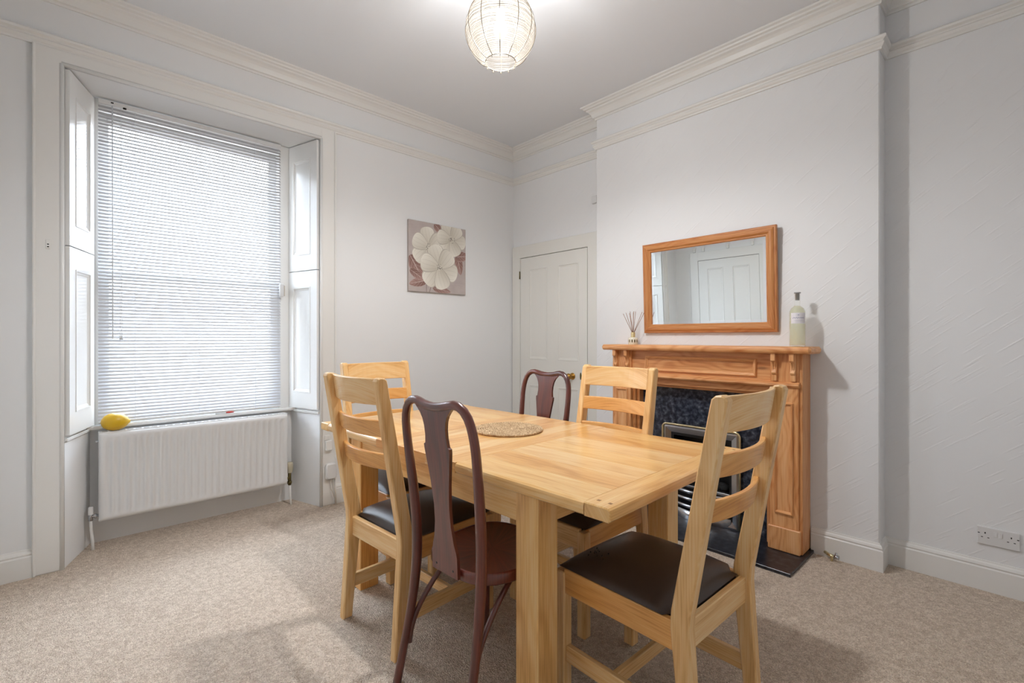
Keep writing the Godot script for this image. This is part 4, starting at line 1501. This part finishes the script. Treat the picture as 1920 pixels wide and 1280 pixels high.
	obj("cable_entry", m, M.cream, jb)
	var ad := thing("plug_adapter", "rounded white adapter box low on the right window casing", "adapter", W(1.40, 0.20, WIN - 0.016))
	m = mb(ad)
	var oc := PackedVector2Array()
	for i in 28:
		var t := TAU * i / 28
		oc.append(Vector2(1.404 + signf(cos(t)) * pow(absf(cos(t)), 0.45) * 0.040, 0.252 + signf(sin(t)) * pow(absf(sin(t)), 0.45) * 0.058))
	m.extrude(oc, -(WIN - 0.015), -(WIN - 0.048), 0.008)
	obj("housing", m, M.plastic, ad)
	m = mb(ad)
	m.smooth(true)
	m.tube([W(1.402, 0.20, WIN - 0.03), W(1.405, 0.12, WIN - 0.035), W(1.425, 0.06, WIN - 0.04), W(1.432, 0.004, WIN - 0.05)], 0.003, 8)
	m.tube([W(1.418, 0.20, WIN - 0.03), W(1.428, 0.13, WIN - 0.032), W(1.440, 0.07, WIN - 0.034), W(1.436, 0.004, WIN - 0.05)], 0.003, 8)
	obj("cable", m, M.cable, ad)

# ---------------------------------------------------------------- lamp
func build_lamp() -> void:
	var at := Vector3.ZERO
	var c := W(1.508, 2.693, 1.692)
	var lamp := thing("pendant_lamp", "lit globe pendant lamp of fine thread over wire ribs", "pendant lamp", W(1.508, 2.54, 1.692))
	var prof := func(t: float) -> Vector2:   # t 0 bottom .. 1 top: (radius, height)
		var a := lerpf(-1.13, 1.13, t)
		return Vector2(0.165 * cos(a) + 0.002, 0.169 * sin(a))
	var m := MB.new(lamp.position)
	m.smooth(true)
	var rows := []
	for i in 25:
		var p: Vector2 = prof.call(i / 24.0)
		var ring := []
		for k in 72:
			var t := TAU * k / 72
			var w := 1.0 - 0.018 * absf(sin(t * 6.0))
			ring.append(c + Vector3(p.x * w * cos(t), p.y, p.x * w * sin(t)))
		rows.append(ring)
	m.grid(rows, false, true, true)
	obj("thread_shade", m, M.thread, lamp)
	# threads wound round, as fine rings of real wire
	m = MB.new(lamp.position)
	for i in 46:
		var p: Vector2 = prof.call((i + 0.5) / 46.0)
		var pth := []
		var tilt := rng.randf_range(-0.05, 0.05)
		var ph := rng.randf() * TAU
		for k in 48:
			var t := TAU * k / 48
			var w := 1.003 - 0.018 * absf(sin(t * 6.0))
			pth.append(c + Vector3(p.x * w * cos(t), p.y + tilt * p.x * sin(t + ph), p.x * w * sin(t)))
		m.tube(pth, 0.0005, 3, true)
	var th := obj("thread_winding", m, flat(Color(0.12, 0.10, 0.07), 0.6), lamp)
	th.set_meta("kind", "stuff")
	for k in 12:
		m = MB.new(lamp.position)
		m.smooth(true)
		var t := TAU * k / 12 + deg_to_rad(43.1)
		var pth := []
		for i in 21:
			var p: Vector2 = prof.call(i / 20.0)
			pth.append(c + Vector3((p.x + 0.001) * cos(t), p.y, (p.x + 0.001) * sin(t)))
		pth.push_front(pth[0] + Vector3(0.003 * cos(t), -0.012, 0.003 * sin(t)))
		m.tube(pth, 0.0016, 6)
		obj("rib", m, M.wire, lamp)
	for t in [0.0, 1.0]:
		m = MB.new(lamp.position)
		m.smooth(true)
		var p: Vector2 = prof.call(t)
		var pth := []
		for k in 40:
			var a := TAU * k / 40
			pth.append(c + Vector3(p.x * cos(a), p.y, p.x * sin(a)))
		m.tube(pth, 0.0016, 6, true)
		obj("ring", m, M.wire, lamp)
	m = MB.new(lamp.position)
	m.smooth(true)
	var bc := c + Vector3(0, 0.012, 0)
	m.xf = Transform3D(Basis(), bc)
	m.lathe([Vector2(0.0005, -0.045), Vector2(0.018, -0.042), Vector2(0.029, -0.028), Vector2(0.033, -0.008), Vector2(0.029, 0.014), Vector2(0.018, 0.036), Vector2(0.014, 0.052), Vector2(0.0005, 0.053)], 24)
	obj("bulb", m, M.bulb, lamp)
	m = MB.new(lamp.position)
	m.smooth(true)
	m.xf = Transform3D(Basis(), bc + Vector3(0, 0.05, 0))
	m.lathe([Vector2(0.0005, 0.0), Vector2(0.019, 0.0), Vector2(0.021, 0.06), Vector2(0.012, 0.075), Vector2(0.004, 0.08)], 16)
	obj("bulb_holder", m, M.white, lamp)
	m = MB.new(lamp.position)
	m.smooth(true)
	m.tube([bc + Vector3(0, 0.12, 0), Vector3(c.x, CEIL - 0.02, c.z)], 0.003, 8)
	obj("flex", m, M.white, lamp)
	m = MB.new(lamp.position)
	m.smooth(true)
	m.xf = Transform3D(Basis(), Vector3(c.x, CEIL - 0.035, c.z))
	m.lathe([Vector2(0.004, 0.0), Vector2(0.03, 0.004), Vector2(0.045, 0.02), Vector2(0.048, 0.035)], 20)
	obj("ceiling_rose", m, M.white, lamp)
	# the bulb hangs cap up: most of its light goes down and sideways, some up
	var l := OmniLight3D.new()
	l.name = "bulb_light"
	l.position = bc - lamp.position
	l.light_color = LAMP_COLOR
	l.light_energy = 0.5
	l.light_size = 0.03
	l.omni_range = 12.0
	l.omni_attenuation = 2.0
	l.shadow_enabled = true
	lamp.add_child(l)
	var sp := SpotLight3D.new()
	sp.name = "bulb_light_down"
	sp.position = Vector3(0, -0.008, 0)
	sp.rotation_degrees = Vector3(-90, 0, 0)
	sp.light_color = LAMP_COLOR
	sp.light_energy = 1.0
	sp.light_size = 0.07
	sp.spot_angle = 89.0
	sp.spot_angle_attenuation = 0.5
	sp.spot_range = 12.0
	sp.spot_attenuation = 2.0
	sp.shadow_enabled = true
	lamp.add_child(sp)

# ---------------------------------------------------------------- small things
func build_small_things() -> void:
	# lemon-shaped ornament
	var le := thing("lemon_ornament", "large yellow lemon-like ornament on the left end of radiator", "ornament", W(0.205, 0.674, 3.69))
	var m := mb(le)
	m.smooth(true)
	m.xf = Transform3D(Basis(Vector3(0, 0, -1), 0.35) * Basis(Vector3(0, 0, 1), -PI / 2 + 0.30), W(0.205, 0.726, 3.69))
	m.lathe([Vector2(0.0005, -0.066), Vector2(0.016, -0.063), Vector2(0.034, -0.052), Vector2(0.047, -0.032), Vector2(0.052, -0.006), Vector2(0.050, 0.018), Vector2(0.041, 0.040), Vector2(0.027, 0.056), Vector2(0.014, 0.064), Vector2(0.009, 0.070), Vector2(0.0005, 0.073)], 28)
	obj("body", m, M.lemon, le)
	# little red and clear thing on the sill
	var pn := thing("red_tipped_pen", "small red and white stick lying on the window sill", "pen", W(0.79, 0.705, 3.742))
	m = mb(pn)
	m.smooth(true)
	m.tube([W(0.735, 0.709, 3.741), W(0.795, 0.709, 3.741)], 0.0045, 8)
	obj("shaft", m, M.white, pn)
	m = mb(pn)
	m.smooth(true)
	m.tube([W(0.797, 0.710, 3.741), W(0.812, 0.711, 3.741), W(0.830, 0.711, 3.741), W(0.846, 0.709, 3.741)], [0.004, 0.006, 0.0055, 0.002], 8)
	obj("cap", m, M.red, pn)
	# bottle of white wine
	var bo := thing("wine_bottle", "clear bottle of pale white wine on the mantel shelf", "bottle", W(3.02, 1.177, 0.860))
	m = MB.new()
	m.smooth(true)
	m.lathe([Vector2(0.0005, 0.004), Vector2(0.030, 0.002), Vector2(0.037, 0.0), Vector2(0.0405, 0.006), Vector2(0.0405, 0.185), Vector2(0.039, 0.200), Vector2(0.033, 0.216), Vector2(0.022, 0.226), Vector2(0.0155, 0.232), Vector2(0.0145, 0.240), Vector2(0.0145, 0.296), Vector2(0.0168, 0.298), Vector2(0.0168, 0.305), Vector2(0.011, 0.306)], 36)
	obj("glass", m, M.bottle, bo)
	m = MB.new()
	m.smooth(true)
	m.lathe([Vector2(0.0005, 0.008), Vector2(0.037, 0.008), Vector2(0.0385, 0.014), Vector2(0.0385, 0.184), Vector2(0.037, 0.198), Vector2(0.031, 0.213), Vector2(0.020, 0.224), Vector2(0.0138, 0.231), Vector2(0.0005, 0.232)], 32)
	obj("wine", m, M.wine, bo)
	m = MB.new()
	m.smooth(true)
	var rows := []
	for y in [0.130, 0.190]:
		var row := []
		for i in 13:
			var t := deg_to_rad(lerpf(100.0, 212.0, i / 12.0))
			row.append([Vector3(cos(t) * 0.0409, y, sin(t) * 0.0409), i / 12.0, y])
		rows.append(row)
	for i in 12:
		var a: Array = rows[0][i]
		var b: Array = rows[0][i + 1]
		var c: Array = rows[1][i + 1]
		var d: Array = rows[1][i]
		m.quad(b[0], a[0], d[0], c[0], Vector2(1.0 - b[1], 1), Vector2(1.0 - a[1], 1), Vector2(1.0 - d[1], 0), Vector2(1.0 - c[1], 0))
	obj("paper_label", m, M.label, bo)
	m = MB.new()
	m.smooth(true)
	m.lathe([Vector2(0.0005, 0.262), Vector2(0.0105, 0.262), Vector2(0.0105, 0.302), Vector2(0.0172, 0.302), Vector2(0.0172, 0.307), Vector2(0.0005, 0.308)], 20)
	obj("stopper", m, M.foil, bo)
	# reed diffuser
	var rd := thing("reed_diffuser", "small glass reed diffuser on the left of mantel shelf", "diffuser", W(3.02, 1.177, 1.932))
	m = MB.new()
	m.smooth(true)
	m.lathe([Vector2(0.0005, 0.001), Vector2(0.033, 0.0), Vector2(0.0345, 0.004), Vector2(0.0345, 0.046), Vector2(0.030, 0.051), Vector2(0.014, 0.053), Vector2(0.0005, 0.053)], 28)
	obj("jar", m, M.oil, rd)
	m = MB.new()
	m.smooth(true)
	m.lathe([Vector2(0.015, 0.052), Vector2(0.0155, 0.086), Vector2(0.013, 0.090), Vector2(0.0005, 0.088)], 20)
	obj("collar", m, M.gold_foil, rd)
	m = MB.new()
	for k in 5:
		var t := deg_to_rad(95.0 + k * 32.0)
		m.xf = Transform3D(Basis(Vector3.UP, -t), Vector3.ZERO)
		m.box(Vector3(0.0340, 0.016, -0.004), Vector3(0.0350, 0.036, 0.004))
	obj("motif", m, M.old_brass, rd)
	# reeds fanned out (towards -n is right in the photograph)
	for q in [[0.058, 0.010], [0.062, -0.02], [0.038, 0.02], [0.016, -0.01], [0.006, 0.015], [-0.008, -0.005], [-0.012, 0.012], [-0.066, 0.0], [-0.073, 0.014]]:
		m = MB.new()
		m.smooth(true)
		m.tube([Vector3(q[1] * 0.1, 0.082, -q[0] * 0.06), Vector3(q[1], 0.242 - absf(q[0]) * 0.15 + rng.randf_range(-0.006, 0.006), -q[0] * 1.15)], 0.0016, 6)
		obj("reed", m, M.reed, rd)
	# gas tap at the skirting
	var gt := thing("gas_tap", "small brass gas tap poking out under the skirting board", "tap", W(BREAST - 0.04, 0.0, 0.70))
	m = mb(gt)
	m.smooth(true)
	m.tube([W(BREAST - 0.015, 0.025, 0.745), W(BREAST - 0.05, 0.028, 0.715), W(BREAST - 0.055, 0.028, 0.69)], 0.009, 10)
	m.tube([W(BREAST - 0.052, 0.0, 0.705), W(BREAST - 0.052, 0.03, 0.705)], 0.007, 8)
	obj("pipe", m, M.pale_brass, gt)
	m = mb(gt)
	m.smooth(true)
	m.tube([W(BREAST - 0.055, 0.028, 0.692), W(BREAST - 0.058, 0.03, 0.672)], 0.012, 8)
	m.tube([W(BREAST - 0.058, 0.028, 0.684), W(BREAST - 0.058, 0.052, 0.684)], 0.005, 8)
	obj("valve", m, M.steel, gt)
